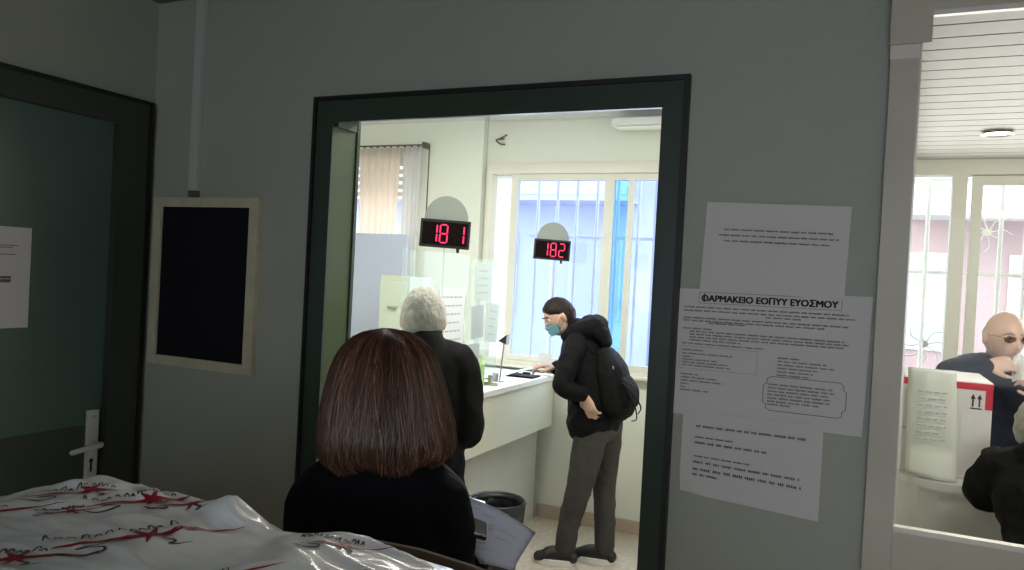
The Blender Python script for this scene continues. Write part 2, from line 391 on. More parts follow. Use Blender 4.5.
# pharmacy window with frames
t = struct('window_5', MB().box((.10, BY-.03, .95), (.14, BY+.08, 2.31)).box((.375, BY-.03, .95), (.445, BY+.08, 2.31)).box((1.12, BY-.03, .95), (1.19, BY+.08, 2.31)).box((1.86, BY-.03, .95), (1.9, BY+.08, 2.31))
           .box((.10, BY-.03, .95), (1.9, BY+.08, 1.0)).box((.10, BY-.03, 2.272), (1.9, BY+.08, 2.33)), M['winf'])
link('window_sash', MB().box((.47, BY-.01, 1.0), (.52, BY+.03, 2.27)).box((1.07, BY-.01, 1.0), (1.12, BY+.03, 2.27)).box((.47, BY-.01, 2.22), (1.12, BY+.03, 2.27)), M['winf'], t)
link('window_pane', MB().box((.14, BY+.01, 1.0), (1.86, BY+.014, 2.27)), M['glass_c'], t)

def grille(name, label, x0, x1, z0, z1, y, step, hz, ornament=()):
    t = thing(name, label, 'window grille', (x0, y, z0), 'security grilles outside the windows')
    for z in hz: link('cross_rail', MB().box((x0, y-.004, z-.010), (x1, y+.004, z+.010)), M['bars'], t)
    x = x0+step*.5
    while x < x1:
        link('bar', MB().cyl((x, y-.012, z0), (x, y-.012, z1), .012, n=12), M['bars'], t); x += step
    for (cx, cz) in ornament:
        m = MB()
        for k in range(8):
            a = k*math.pi/4; m.tube([(cx+.02*math.cos(a), y+.012, cz+.02*math.sin(a)), (cx+.08*math.cos(a+.2), y+.012, cz+.08*math.sin(a+.2)), (cx+.12*math.cos(a-.1), y+.012, cz+.12*math.sin(a-.1))], .0035, n=6, seg=3)
        m.cyl((cx, y, cz), (cx, y+.02, cz), .022, n=12)
        link('iron_rosette', m, M['metal'], t)
    return t
grille('window_grille', 'white vertical security bars outside the blue-tinted window behind the counter', -2.29, -.9, 1.0, 2.34, BY+.36, .150, (1.02, 1.9, 2.31))
grille('window_grille', 'white iron bar grille with rosettes outside the pharmacy window behind the bald man', .10, 1.9, .95, 2.32, BY+.30, .122, (.98, 1.75, 2.29), ((.30, 1.33), (.585, 1.99), (.88, 1.99), (1.4, 1.99)))

# pharmacy slatted ceiling
for k in range(26):
    pass
sl = MB(); y = WY1+.012
while y < BY-.01:
    y1 = min(y+.115, BY-.01); sl.box((-.30, y, 2.356), (3.0, y1-.0015, 2.372), .002); y += .12
struct('ceiling_pharmacy', sl, M['slat_white'])
struct('trim_2', MB().box((-.30, WY1+.02, 2.374), (3.0, BY, 2.40)), M['slat_white'])
struct('trim_3', MB().box((-.30, BY-.03, 2.325), (3.0, BY, 2.356)), M['winf'])
t = thing('ceiling_light', 'round recessed ceiling spotlight glowing in the white slatted ceiling', 'ceiling light', (.479, 4.041, 2.356))
rg = MB(); n = 32
for k in range(n):
    a0, a1 = 2*math.pi*k/n, 2*math.pi*(k+1)/n
ring = bmesh.new(); bmesh.ops.create_cone(ring, cap_ends=False, segments=32, radius1=.066, radius2=.050, depth=.012)
ring.transform(Matrix.Translation((.479, 4.041, 2.350))); rg.add(ring)
link('trim_ring', rg, M['metal'], t)
link('diffuser', MB().cyl((.479, 4.041, 2.354), (.479, 4.041, 2.349), .050, n=32), M['lamp'], t)

# ------------------------------------------------------------------ front wall items
def text_mesh(body, size, bold=.0, width=None):
    cu = bpy.data.curves.new('tx', 'FONT'); cu.body = body; cu.size = size; cu.offset = bold; cu.align_x = 'CENTER'; cu.resolution_u = 3
    o = bpy.data.objects.new('tx', cu); C.objects.link(o)
    dg = bpy.context.evaluated_depsgraph_get(); me = bpy.data.meshes.new_from_object(o.evaluated_get(dg))
    bpy.data.objects.remove(o)
    if width:
        xs = [v.co.x for v in me.vertices]; k = width/(max(xs)-min(xs)); c = (max(xs)+min(xs))/2
        for v in me.vertices: v.co.x = (v.co.x-c)*k
    return me

def dashes(m, x0, x1, z, h, y, rnd=random, ragged=0):
    """one line of print too small to read: word-long strokes"""
    x = x0; x1 = x1-ragged*rnd.random()
    while x < x1:
        wd = rnd.uniform(.012, .034); e = min(x+wd, x1)
        k = x
        while k < e:
            q = min(k+h*.5, e); m.box((k, y, z-h*.40*rnd.uniform(.6, 1)), (max(q-h*.16, k+.0004), y+.0003, z+h*.40*rnd.uniform(.6, 1))); k += h*.52
        x = e+h*.6

def wall_paper(name, label, corners, yoff, bend=.003, group=None, foldc=None):
    """corners tl,tr,br,bl in (x,z) on the main wall"""
    tl, tr, br, bl_ = [V((c[0], 0, c[1])) for c in corners]
    bm = bmesh.new(); nx, nz = 16, 12; G = []
    for j in range(nz+1):
        row = []
        for i in range(nx+1):
            u, v = i/nx, j/nz
            p = (tl*(1-u)+tr*u)*(1-v)+(bl_*(1-u)+br*u)*v
            d = bend*(1+noise.noise(V((u*2.2, v*2.2, tl.x*9))))*.5
            if foldc: 
                k = max(0, (1-u*9)+(v*7-6)); d += .010*max(0, min(1, k-.6)) ; p.x += .006*max(0, min(1, k-.6)); p.z += .006*max(0, min(1, k-.6))
            row.append(bm.verts.new((p.x, WY0-yoff-d, p.z)))
        G.append(row)
    for j in range(nz):
        for i in range(nx): bm.faces.new((G[j][i], G[j+1][i], G[j+1][i+1], G[j][i+1]))
    bmesh.ops.recalc_face_normals(bm, faces=bm.faces[:])
    bm.normal_update()
    r = bmesh.ops.solidify(bm, geom=bm.faces[:], thickness=.0006)
    me = bpy.data.meshes.new(name); bm.to_mesh(me); bm.free()
    o = sobj(name, me, M['paper'], (tl.x, WY0, bl_.z)); tag(o, label, 'paper notice', group)
    return o
def skew(me, corners):
    """lay a print made in unit sheet coordinates (x 0..W, z -H..0) on the tilted sheet"""
    tl, tr, br, bl_ = [V((c[0], 0, c[1])) for c in corners]
    W = (tr-tl).length; H = (tl-bl_).length
    for v in me.vertices:
        u, w_ = v.co.x/W, -v.co.z/H; p = (tl*(1-u)+tr*u)*(1-w_)+(bl_*(1-u)+br*u)*w_
        v.co = V((p.x, v.co.y, p.z))

def put_text(o, m, corners, material, name='printed_text'):
    me = m.mesh(name) if isinstance(m, MB) else m
    skew(me, corners); return link(name, me, material, o)

cA = ((-.422, 1.834), (-.054, 1.824), (-.060, 1.584), (-.430, 1.589))
a = wall_paper('paper_notice', 'upper wall sheet with three centred lines of small print right of the doorway', cA, .0045, group='printed sheets on the wall right of the doorway')
m = MB(); yy = WY0-.0088
for k, (x0, x1) in enumerate(((.052, .330), (.040, .345), (.055, .325))): dashes(m, x0, x1, -.074-.0155*k, .0062, yy)
put_text(a, m, cA, M['ink'])
cB = ((-.500, 1.591), (.007, 1.595), (.000, 1.236), (-.501, 1.239))
b = wall_paper('paper_notice', 'large middle wall sheet headed ΦΑΡΜΑΚΕΙΟ ΕΟΠΥΥ ΕΥΟΣΜΟΥ with boxed small print', cB, .001, group='printed sheets on the wall right of the doorway')
yy = WY0-.0052
me = text_mesh('OAPMAKEIO EOΠYY EYOΣMOY', .0245, 0, .350)   # the first O gets its upright stroke below and reads as Phi
hm_ = MB()
for dx_, dy_ in ((-.0011, -.0006), (.0011, -.0006), (-.0011, .0006), (.0011, .0006), (0, 0)):
    c_ = bmesh.new(); c_.from_mesh(me)
    for v in c_.verts: x, y_, z = v.co; v.co = V((.252+x+dx_, yy-.00003*(dx_+.001)*1000, -.0325+y_+dy_))
    hm_.add(c_)
x0_ = min(v.co.x for v in me.vertices)+.252
hm_.box((x0_+.0052, yy-.0003, -.0345), (x0_+.0094, yy+.0001, -.0115))
put_text(b, hm_, cB, M['ink'], 'heading_text')
def outline(m, pts, w_=.0012):
    for p, q in zip(pts, pts[1:]+pts[:1]):
        p = V((p[0], 0, p[1])); q = V((q[0], 0, q[1])); d = (q-p).normalized()*w_*.5; nn = V((-d.z, 0, d.x))
        mm = bmesh.new(); vs = [mm.verts.new(V((s.x, yy, s.z))) for s in (p-d+nn, q+d+nn, q+d-nn, p-d-nn)]; mm.faces.new(vs)
        m.add(mm)
m = MB(); outline(m, [(.070, -.008), (.436, -.008), (.436, -.038), (.070, -.038)], .001)
def L(x0, x1, z, h=.0060, **k): dashes(m, x0, x1, z, h, yy, **k)
for z, x0, x1 in ((-.050, .03, .455), (-.060, .03, .470), (-.068, .25, .34), (-.080, .03, .455), (-.088, .03, .40), (-.093, .10, .20), (-.110, .03, .11), (-.118, .05, .45), (-.126, .05, .46), (-.134, .05, .45), (-.142, .05, .19), (-.152, .03, .25)): L(x0, x1, z)
for z, x1 in ((-.170, .09), (-.180, .17), (-.189, .06), (-.197, .13), (-.205, .16), (-.213, .165)): L(.032, x1, z)
for z, x1 in ((-.238, .08), (-.247, .13), (-.256, .15), (-.265, .055), (-.274, .045), (-.282, .11)): L(.032, x1, z)
for z, x1 in ((-.172, .345), (-.181, .41), (-.190, .43), (-.199, .395), (-.208, .38), (-.217, .37)): L(.288, x1, z)
for z, x1 in ((-.243, .43), (-.252, .435), (-.261, .42), (-.270, .425), (-.279, .425), (-.288, .40), (-.296, .33)): L(.268, x1, z, .0066)
outline(m, [(.265, -.228), (.275, -.222), (.445, -.222), (.455, -.228), (.455, -.240), (.463, -.246), (.463, -.290), (.455, -.296), (.455, -.308), (.445, -.312), (.275, -.312), (.265, -.306), (.265, -.296), (.256, -.290), (.256, -.246), (.265, -.240)], .0016)
outline(m, [(.025, -.160), (.235, -.160), (.235, -.222), (.025, -.222)], .0006)
put_text(b, m, cB, M['inkg'])
cC = ((-.456, 1.250), (-.091, 1.255), (-.092, 1.003), (-.458, 1.025))
c = wall_paper('paper_notice', 'lower wall sheet with a curled corner and short bold lines of print', cC, .005, foldc=True, group='printed sheets on the wall right of the doorway')
m = MB(); yy = WY0-.0095
L(.038, .325, -.038, .0085); L(.036, .140, -.068, .006); L(.036, .232, -.083, .0085)
L(.036, .190, -.120, .006); L(.036, .315, -.136, .0085); L(.036, .320, -.155, .0100); L(.036, .110, -.170, .0080)
put_text(c, m, cC, M['ink'])

# sheet on the left door
cx = LX-.02
o = sobj('paper_notice', MB().box((cx, 1.51, 1.337), (cx+.0012, 1.722, 1.678)), M['paper'], (cx, 1.5, 1.337))
tag(o, 'white sheet taped to the green door at the left edge of the picture', 'paper notice')
m = MB(); X = cx+.0016
for z, y0, y1 in ((1.615, 1.53, 1.68), (1.608, 1.53, 1.66), (1.585, 1.53, 1.67), (1.50, 1.62, 1.66), (1.492, 1.62, 1.655)):
    k = y0
    while k < y1: e = min(k+.004, y1); m.box((X-.0004, k, z-.0018), (X, e-.0008, z+.0018)); k += .0048
for z in (1.508, 1.497): m.box((X-.0004, 1.622, z-.004), (X, 1.657, z+.004))
link('printed_text', m, M['inkg'], o)

# black notice board with cream frame
t = thing('notice_board', 'black notice board in a cream frame hanging on the wall left of the doorway', 'notice board', (-2.29, WY0, 1.19))
link('board_panel', MB().box((-2.515, WY0-.014, 1.215), (-2.05, WY0, 1.805)), M['boardblk'], t)
fr = MB(); x0, x1, z0, z1, wd = -2.551, -2.020, 1.188, 1.836, .040
fr.box((x0, WY0-.026, z0), (x0+wd, WY0, z1), .003).box((x1-wd-.004, WY0-.026, z0), (x1, WY0, z1), .003).box((x0+wd, WY0-.025, z0), (x1-wd, WY0, z0+wd-.002), .002).box((x0+wd, WY0-.025, z1-wd+.002), (x1-wd, WY0, z1), .002)
link('board_frame', fr, M['cream'], t)
# trunking above the board
t = thing('cable_trunking', 'grey vertical cable trunking running from the ceiling down to the notice board', 'cable trunking', (-2.371, WY0, 1.845))
link('channel', MB().box((-2.378, WY0-.022, 1.862), (-2.339, WY0, 2.600), .003), M['cable'], t)
link('end_clip', MB().box((-2.380, WY0-.020, 1.838), (-2.337, WY0, 1.862), .002).cyl((-2.352, WY0-.03, 1.85), (-2.327, WY0-.01, 1.852), .006, n=8), M['rod'], t)

# ------------------------------------------------------------------ office counter and what is on it
t = thing('service_counter', 'long pale service counter with cream front where the masked person leans', 'counter', (-2.3, 3.7, 0))
link('countertop', MB().box((-2.60, 2.36, .935), (-1.85, BY-.062, .97), .004), M['counter'], t)
link('fascia_panel', MB().box((-1.885, 2.38, .63), (-1.862, BY-.065, .935), .002), M['counterf'], t)
link('base_panel', MB().box((-1.985, 2.38, 0), (-1.96, BY-.065, .935)).box((-2.55, 2.38, 0), (-2.53, BY-.065, .935)), M['counterl'], t)
link('underside', MB().box((-1.96, 2.38, .63), (-1.885, BY-.065, .65)), M['counterl'], t)

def acrylic(y0, y1, z1, label, mt='acryl', x=-1.95):
    t = thing('acrylic_screen', label, 'counter screen', (x, (y0+y1)/2, .97), 'acrylic screens on the service counter')
    link('sheet', MB().box((x-.003, y0, 1.005 if mt == 'acryl' else .99), (x+.003, y1, z1), .001), M[mt], t)
    for yf in (y0+.06, y1-.06): link('foot', MB().box((x-.05, yf-.012, .97), (x+.05, yf+.012, .988), .002).box((x-.012, yf-.010, .985), (x+.012, yf+.010, 1.03), .002), M['metal'], t)
    return t
acrylic(3.02, 3.66, 1.70, 'clear acrylic counter screen below the 181 display')
acrylic(3.70, 4.05, 1.68, 'narrow acrylic counter screen covered with papers between both displays')
def screen_paper(y0, y1, z0, z1, label, mt='paper_w', lines=0, x=-1.945, tilt=0):
    o = sobj('paper_notice', MB().box((x, y0, z0), (x+.0012, y1, z1)), M[mt], (x, (y0+y1)/2, z0))
    o.rotation_euler = (R(tilt), 0, 0); tag(o, label, 'paper notice', 'sheets stuck to the acrylic counter screens')
    if lines:
        m = MB()
        for k in range(lines):
            z = z1-(k+1)*(z1-z0)/(lines+1); 
            s = y0+.03
            while s < y1-.05: e = s+random.uniform(.02, .04); m.box((x+.0012, s, z-.004), (x+.0018, min(e, y1-.03), z+.004)); s = e+.01
        link('printed_text', m, M['inkl'], o)
    return o
screen_paper(3.36, 3.62, 1.17, 1.52, 'tall white printed sheet on the acrylic screen beside the grey-haired man', lines=7)
M['pgreen'] = mat('pale_green_paper', (.55, .62, .56), .7); M['pgrey'] = mat('grey_folder', (.42, .46, .44), .6)
screen_paper(3.74, 3.93, 1.46, 1.66, 'pale green sheet highest on the narrow acrylic screen', 'pgreen', 4)
screen_paper(3.72, 3.86, 1.25, 1.43, 'grey-green sheet low on the narrow acrylic screen', 'pgrey', 3, tilt=4)
screen_paper(3.88, 4.03, 1.22, 1.44, 'grey tilted sheet on the right of the narrow acrylic screen', 'pgreen', 4, tilt=-7)
screen_paper(3.67, 3.82, 1.10, 1.22, 'small grey card at the foot of the narrow acrylic screen', 'pgrey', 2)

def display(loc, label, digits, s=1.0):
    t = thing('queue_display', label, 'queue number display', (loc[0], loc[1], .97), 'queue number displays above the counter')
    Rz = Matrix.Translation(loc) @ Matrix.Rotation(yaw, 4, 'Z') @ Matrix.Rotation(R(1.8), 4, 'Y')
    W, Hh = .118*s, .066*s
    def lk(n, m, mt): me = m.mesh(n); me.transform(Rz); return link(n, me, mt, t)
    lk('housing', MB().box((-W, -.018, -Hh), (W, .018, Hh), .003), M['black'])
    poly = [(.103*math.cos(a)*s, Hh+.112*math.sin(a)*s) for a in [math.pi*k/28 for k in range(29)]]
    lk('arched_plate', MB().prism(poly+[(-.103*s, Hh-.02), (.103*s, Hh-.02)], -.008, -.002), M['arch'])
    lk('led_window', MB().box((-W+.012, -.0195, -Hh+.012), (W-.012, -.0175, Hh-.012)), M['ledoff'])
    seg = {'1': 'bc', '8': 'abcdefg', '2': 'abged'}
    dw, dh, th = .034*s, .084*s, .0065*s
    for x, ch in digits:
        m = MB(); x *= s
        def hbar(z): m.box((x-dw/2+th*.6, -.021, z-th/2), (x+dw/2-th*.6, -.0195, z+th/2), .0006)
        def vbar(xx, z0, z1): m.box((xx-th/2, -.021, z0+th*.5), (xx+th/2, -.0195, z1-th*.5), .0006)
        for q in seg[ch]:
            if q == 'a': hbar(dh/2)
            if q == 'g': hbar(0)
            if q == 'd': hbar(-dh/2)
            if q == 'b': vbar(x+dw/2, 0, dh/2)
            if q == 'c': vbar(x+dw/2, -dh/2, 0)
            if q == 'f': vbar(x-dw/2, 0, dh/2)
            if q == 'e': vbar(x-dw/2, -dh/2, 0)
        lk('digit', m, M['led'])
    lk('cable_gland', MB().cyl((.065*s, 0, -Hh), (.065*s, 0, -Hh-.018), .008, n=10), M['black'])
    link('post', MB().cyl((loc[0], loc[1], loc[2]-Hh), (loc[0], loc[1], .975), .0035, n=12), M['acryl2'], t)
    link('post_base', MB().cyl((loc[0], loc[1], .970), (loc[0], loc[1], .978), .035, n=24), M['white'], t)
    return t
display((-1.832, 3.185, 1.782), 'nearer red LED queue display reading 181 on an arched plate', ((-.055, '1'), (-.006, '8'), (.072, '1')))
display((-1.876, 4.645, 1.783), 'farther red LED queue display reading 182 in front of the window', ((-.045, '1'), (.008, '8'), (.062, '2')))

# small things on the counter
o = sobj('spray_bottle', MB().cyl((-1.99, 3.93, .972), (-1.99, 3.93, 1.09), .030, .027, 24).cyl((-1.99, 3.93, 1.09), (-1.99, 3.93, 1.115), .027, .010, 24).cyl((-1.99, 3.93, 1.115), (-1.99, 3.93, 1.145), .011, n=16), M['gbott'], (-1.99, 3.93, .972))
tag(o, 'yellow-green plastic bottle standing on the counter by the acrylic screen', 'bottle')
o = sobj('clipboard', MB().box((-2.06, 4.42, .971), (-1.87, 4.55, .982), .002).box((-1.99, 4.535, .981), (-1.94, 4.555, .992), .002), M['bag'], (-1.96, 4.48, .971))
tag(o, 'flat black folder lying on the counter near the masked person', 'folder')
wr = MB(); wr.tube([(-2.05, 4.02, .985), (-2.02, 4.3, .99), (-2.0, 4.6, 1.0), (-1.98, 4.72, 1.0)], .007, n=8)
tag(sobj('cable', wr, M['metal'], (-2.02, 4.3, .972)), 'grey cable lying along the back of the counter below the window', 'cable')
o = sobj('cup', MB().cyl((-2.00, 4.16, .971), (-2.00, 4.16, 1.02), .018, .021, 20), M['alu'], (-2.0, 4.16, .971)); tag(o, 'small grey cup on the counter left of the black folder', 'cup')
t = thing('desk_webcam', 'small dark angled device on a thin arm above the counter before the bright window strip', 'webcam', (-1.97, 4.16, .97))
link('housing', MB().prism([(-.03, -.012), (.022, -.03), (.026, .03)], -.02, .02, Matrix.Translation((-1.95, 4.15, 1.225))), M['phone'], t)
link('stalk', MB().tube([(-1.95, 4.15, 1.20), (-1.965, 4.165, 1.1), (-1.97, 4.16, .975)], .005, n=8), M['metal'], t)
link('stalk_base', MB().cyl((-1.97, 4.16, .97), (-1.97, 4.16, .978), .03), M['metal'], t)

# blue-grey panel and green-white cabinet behind the counter
t = thing('privacy_panel', 'tall pale blue-grey free-standing panel behind the counter at the left', 'privacy panel', (-3.2, 4.61, 0))
link('panel_board', MB().box((-3.80, 4.60, .12), (-2.95, 4.625, 1.853), .003), M['screen'], t)
for x in (-3.6, -3.0): link('foot', MB().box((x-.02, 4.50, 0), (x+.02, 4.72, .03), .004).box((x-.015, 4.595, .02), (x+.015, 4.63, .14)), M['metal'], t)
t = thing('filing_cabinet', 'pale green cabinet behind the grey-haired man', 'cabinet', (-2.77, 4.33, 0))
link('cabinet_body', MB().box((-2.88, 4.20, .0), (-2.655, 4.46, 1.563), .004), mat('pale_green_cabinet', (.50, .56, .46), .5), t)
for k in range(4): 
    d = link('drawer', MB().box((-2.868, 4.185, .04+k*.378), (-2.667, 4.20, .395+k*.378), .003), mat('drawer_green', (.54, .60, .50), .5), t)
    link('drawer_handle', MB().box((-2.80, 4.17, .22+k*.378), (-2.73, 4.186, .235+k*.378), .002), M['metal'], d)

# curtains, rod, hook, air conditioner
def curtain(name, label, x0, x1, z0, z1, y, mt, waves, amp):
    bm = bmesh.new(); nx, nz = waves*10, 14; G = []
    for j in range(nz+1):
        v = j/nz; row = []
        for i in range(nx+1):
            u = i/nx; g = 1-.10*math.sin(v*math.pi)
            x = (x0+x1)/2+(u-.5)*(x1-x0)*g
            row.append(bm.verts.new((x, y+amp*math.sin(u*waves*2*math.pi+.6*math.sin(v*3))*(.6+.5*v), z1+(z0-z1)*v)))
        G.append(row)
    for j in range(nz):
        for i in range(nx): bm.faces.new((G[j][i], G[j+1][i], G[j+1][i+1], G[j][i+1]))
    me = bpy.data.meshes.new(name); bm.to_mesh(me); bm.free()
    o = sobj(name, me, mt, ((x0+x1)/2, y, z0)); me.polygons.foreach_set('use_smooth', [True]*len(me.polygons))
    md = o.modifiers.new('s', 'SOLIDIFY'); md.thickness = .002
    return tag(o, label, 'curtain', 'curtains on the brown rod')
curtain('curtain', 'beige gathered curtain over the left window behind the blue-grey panel', -3.46, -3.10, 1.15, 2.475, BY-.13, M['curt'], 6, .018)
curtain('curtain', 'narrow white curtain at the right end of the brown rod', -3.085, -2.93, 1.15, 2.475, BY-.13, M['curtw'], 4, .016)
t = thing('curtain_rod', 'thin brown curtain rod with rings above the left window', 'curtain rod', (-3.2, BY-.13, 2.49))
link('rod', MB().cyl((-3.90, BY-.13, 2.495), (-2.90, BY-.13, 2.495), .006, n=12), M['rod'], t)
link('bracket', MB().box((-2.925, BY-.14, 2.475), (-2.905, BY-.06, 2.515), .002).box((-2.910, BY-.067, 2.0), (-2.903, BY-.061, 2.50), .001), M['rod'], t)
for k in range(9): link('ring', MB().cyl((-3.42+k*.058, BY-.133, 2.490), (-3.42+k*.058, BY-.127, 2.490), .010, n=14), M['rod'], t)
hk = MB(); hk.tube([(-2.35, BY-.004, 2.545), (-2.40, BY-.02, 2.535), (-2.36, BY-.035, 2.505), (-2.325, BY-.04, 2.50)], .006, n=8)
hk.tube([(-2.33, BY-.004, 2.57), (-2.36, BY-.012, 2.553), (-2.395, BY-.018, 2.537)], .005, n=8)
tag(sobj('wall_hook', hk, M['rod'], (-2.36, BY, 2.53)), 'small dark bent hook on the wall above the office window', 'wall hook')
t = thing('air_conditioner', 'white air conditioner at the top right above the office window', 'air conditioner', (-1.1, BY-.1, 2.46))
link('casing', MB().box((-1.53, BY-.17, 2.575), (-.75, BY, 2.625), .012), M['white'], t)
link('air_flap', MB().box((-1.50, BY-.165, 2.563), (-.78, BY-.04, 2.575), .006), M['winf'], t)

# bin
t = thing('waste_bin', 'round black waste bin with a liner on the floor by the counter base', 'waste bin', (-1.66, 3.55, 0))
bm = bmesh.new(); prof = [(.100, 0), (.104, .006), (.132, .44), (.140, .445), (.140, .455), (.129, .455), (.128, .44), (.100, .012), (0.001, .010)]
def lathe(bm, prof, c, n=40, wob=0):
    rings = []
    for r, z in prof:
        rings.append([bm.verts.new((c[0]+(r+wob*noise.noise(V((math.cos(6.283*k/n)*3, math.sin(6.283*k/n)*3, z*9))))*math.cos(6.283*k/n), c[1]+(r+wob*noise.noise(V((math.cos(6.283*k/n)*3, math.sin(6.283*k/n)*3, z*9))))*math.sin(6.283*k/n), c[2]+z)) for k in range(n)])
    for A, B in zip(rings, rings[1:]):
        for k in range(n): bm.faces.new((A[k], A[(k+1) % n], B[(k+1) % n], B[k]))
    return rings
rr_ = lathe(bm, prof, (-1.66, 3.55, 0)); bm.faces.new(rr_[0][::-1]); bm.faces.new(rr_[-1])
me = bpy.data.meshes.new('b'); bm.to_mesh(me); bm.free(); link('bin_body', me, M['bin'], t, True)
bm = bmesh.new(); lathe(bm, [(.142, .36), (.146, .40), (.147, .458), (.142, .468), (.134, .462), (.120, .40), (.105, .2), (.06, .05)], (-1.66, 3.55, 0), 60, .008)
me = bpy.data.meshes.new('b'); bm.to_mesh(me); bm.free(); link('bin_liner', me, M['binbag'], t, True)

# ------------------------------------------------------------------ pharmacy counter, carton, sleeve
t = thing('pharmacy_counter', 'white counter with a rounded corner behind the right window', 'counter', (.5, 3.5, 0))
def round_counter(z0, z1, ins):
    P = [(.10+ins, 4.3), (.10+ins, 3.36)]
    for k in range(9):
        a = math.pi+k*(math.pi/2)/8; P.append((.29+(.19-ins)*math.cos(a), 3.27+(.19-ins)*math.sin(a)))
    P += [(1.6, 3.08+ins), (1.6, 3.62), (.9, 3.62), (.9, 3.62), (.62, 3.62), (.55, 3.62), (.36, 3.62), (.36, 4.3)]
    P = [p for i, p in enumerate(P) if i == 0 or p != P[i-1]]
    bm = bmesh.new(); a = [bm.verts.new((*p, z0)) for p in P]; b_ = [bm.verts.new((*p, z1)) for p in P]
    bm.faces.new(a[::-1]); bm.faces.new(b_)
    for i in range(len(P)): j = (i+1) % len(P); bm.faces.new((a[i], a[j], b_[j], b_[i]))
    bmesh.ops.recalc_face_normals(bm, faces=bm.faces[:])
    me = bpy.data.meshes.new('c'); bm.to_mesh(me); bm.free(); return me
link('countertop', round_counter(.93, .96, 0), M['cartonw'], t)
link('front_panel', round_counter(0, .93, .012), M['cartonw'], t)
link('corner_panel', MB().box((.108, 3.36, .02), (.111, 4.2, .925)), M['counterf'], t)

t = thing('carton_box', 'white carton with red band and two black arrows on the pharmacy counter', 'box', (.27, 3.4, .962))
link('carton_body', MB().box((.131, 3.20, .962), (.412, 3.60, 1.310), .003), M['cartonw'], t)
link('red_band', MB().box((.1295, 3.1985, 1.282), (.4135, 3.1998, 1.306)).box((.390, 3.1985, 1.215), (.4135, 3.1998, 1.283)).box((.4122, 3.1985, 1.282), (.4135, 3.60, 1.306)).box((.4122, 3.1985, 1.215), (.4135, 3.225, 1.283)), M['red'], t)
m = MB()
for x in (.352, .372):
    m.box((x-.0025, 3.1988, 1.222), (x+.0025, 3.1998, 1.252)); m.prism([(x-.008, 1.250), (x+.008, 1.250), (x, 1.268)], 3.1988, 3.1998)
m.box((.344, 3.1988, 1.214), (.380, 3.1998, 1.218))
link('arrow_symbols', m, M['ink'], t)
link('seam_tape', MB().box((.131, 3.1988, 1.12), (.175, 3.1998, 1.124)).box((.262, 3.1992, .97), (.264, 3.2, 1.28)), M['inkl'], t)
link('white_label', MB().box((.318, 3.1985, 1.09), (.350, 3.1998, 1.19)), M['paper_w'], t)
# plastic sleeve / sheet standing before the carton, curling at the foot
bm = bmesh.new(); G = []
for j in range(25):
    v = j/24; row = []
    for i in range(9):
        u = i/8; z = 1.347-.375*v
        y = 3.165-.015*math.sin(v*2.2)-(.055*max(0, v-.75)*4*(0.5+.5*u)); z -= .012*u*v
        row.append(bm.verts.new((.140+.153*u+.010*v*u+.006*v, y-.014*math.sin(u*math.pi), max(z, .9655))))
    G.append(row)
for j in range(24):
    for i in range(8): bm.faces.new((G[j][i], G[j+1][i], G[j+1][i+1], G[j][i+1]))
me = bpy.data.meshes.new('plastic_sleeve'); bm.to_mesh(me); bm.free()
M['sleeve'] = mat('pale_green_sleeve', (.72, .75, .68), .3, var=.03)
o = sobj('plastic_sleeve', me, M['sleeve'], (.21, 3.15, .965)); me.polygons.foreach_set('use_smooth', [True]*len(me.polygons)); o.modifiers.new('s', 'SOLIDIFY').thickness = .002
tag(o, 'pale greenish plastic-sleeved sheet standing in front of the white carton', 'paper notice')
m = MB()
for k in range(8): 
    z = 1.265-k*.024; s = .175
    yv = 3.150-.015*math.sin(((1.347-z)/.375)*2.2)-.0025
    while s < .262: e = s+random.uniform(.014, .03); m.box((s, yv-.0005, z-.0022), (min(e, .266), yv, z+.0022)); s = e+.006
link('printed_text', m, M['inkl'], o)

# ------------------------------------------------------------------ people
def head_bm(c, f, upv, s=1.0, ears=True):
    f = V(f).normalized(); upv = V(upv); r = f.cross(upv).normalized(); u = r.cross(f).normalized()
    mtx = Matrix((r, f, u)).transposed().to_4x4(); mtx.translation = V(c)
    bm = bmesh.new(); bmesh.ops.create_icosphere(bm, subdivisions=5, radius=1)
    g = lambda a, b, w_: math.exp(-((a-b)/w_)**2)
    for v in bm.verts:
        d = v.co.normalized(); x, y, z = d.x*.076, d.y*.096, d.z*.116
        if z < 0:
            q = -z/.116; x *= 1-.26*q**1.2
            if y < 0: y *= 1-.42*q
            else: y *= 1-.04*q
        if y > .05: x *= .97
        fr = max(0, d.y)
        if fr > .3:
            y += .026*g(x, 0, .010)*g(z, -.030, .014)+.012*g(x, 0, .008)*g(z, -.005, .022)
            y += .004*g(abs(x), .012, .007)*g(z, -.036, .008)
            y -= .011*g(abs(x), .031, .016)*g(z, .008, .012)
            y += .006*g(abs(x), .028, .022)*g(z, .030, .009)
            y += .005*g(abs(x), .040, .018)*g(z, -.030, .020)
            y += .007*g(x, 0, .022)*(g(z, -.058, .006)+g(z, -.070, .006))-.004*g(x, 0, .026)*g(z, -.064, .003)
            y += .012*g(x, 0, .022)*g(z, -.098, .014)
        v.co = V((x, y, z))*s
    bm.transform(mtx)
    mb = MB(); mb.add(bm)
    if ears:
        for sx in (-1, 1):
            rot = mtx.to_3x3() @ Matrix.Rotation(R(-22*sx), 3, 'Z') @ Matrix.Rotation(R(-8), 3, 'X')
            p = mtx @ V((sx*.079*s, -.008*s, -.008*s))
            mb.sph(p, .031*s, 10, (.32, .62, 1), rot)
    return mb, mtx

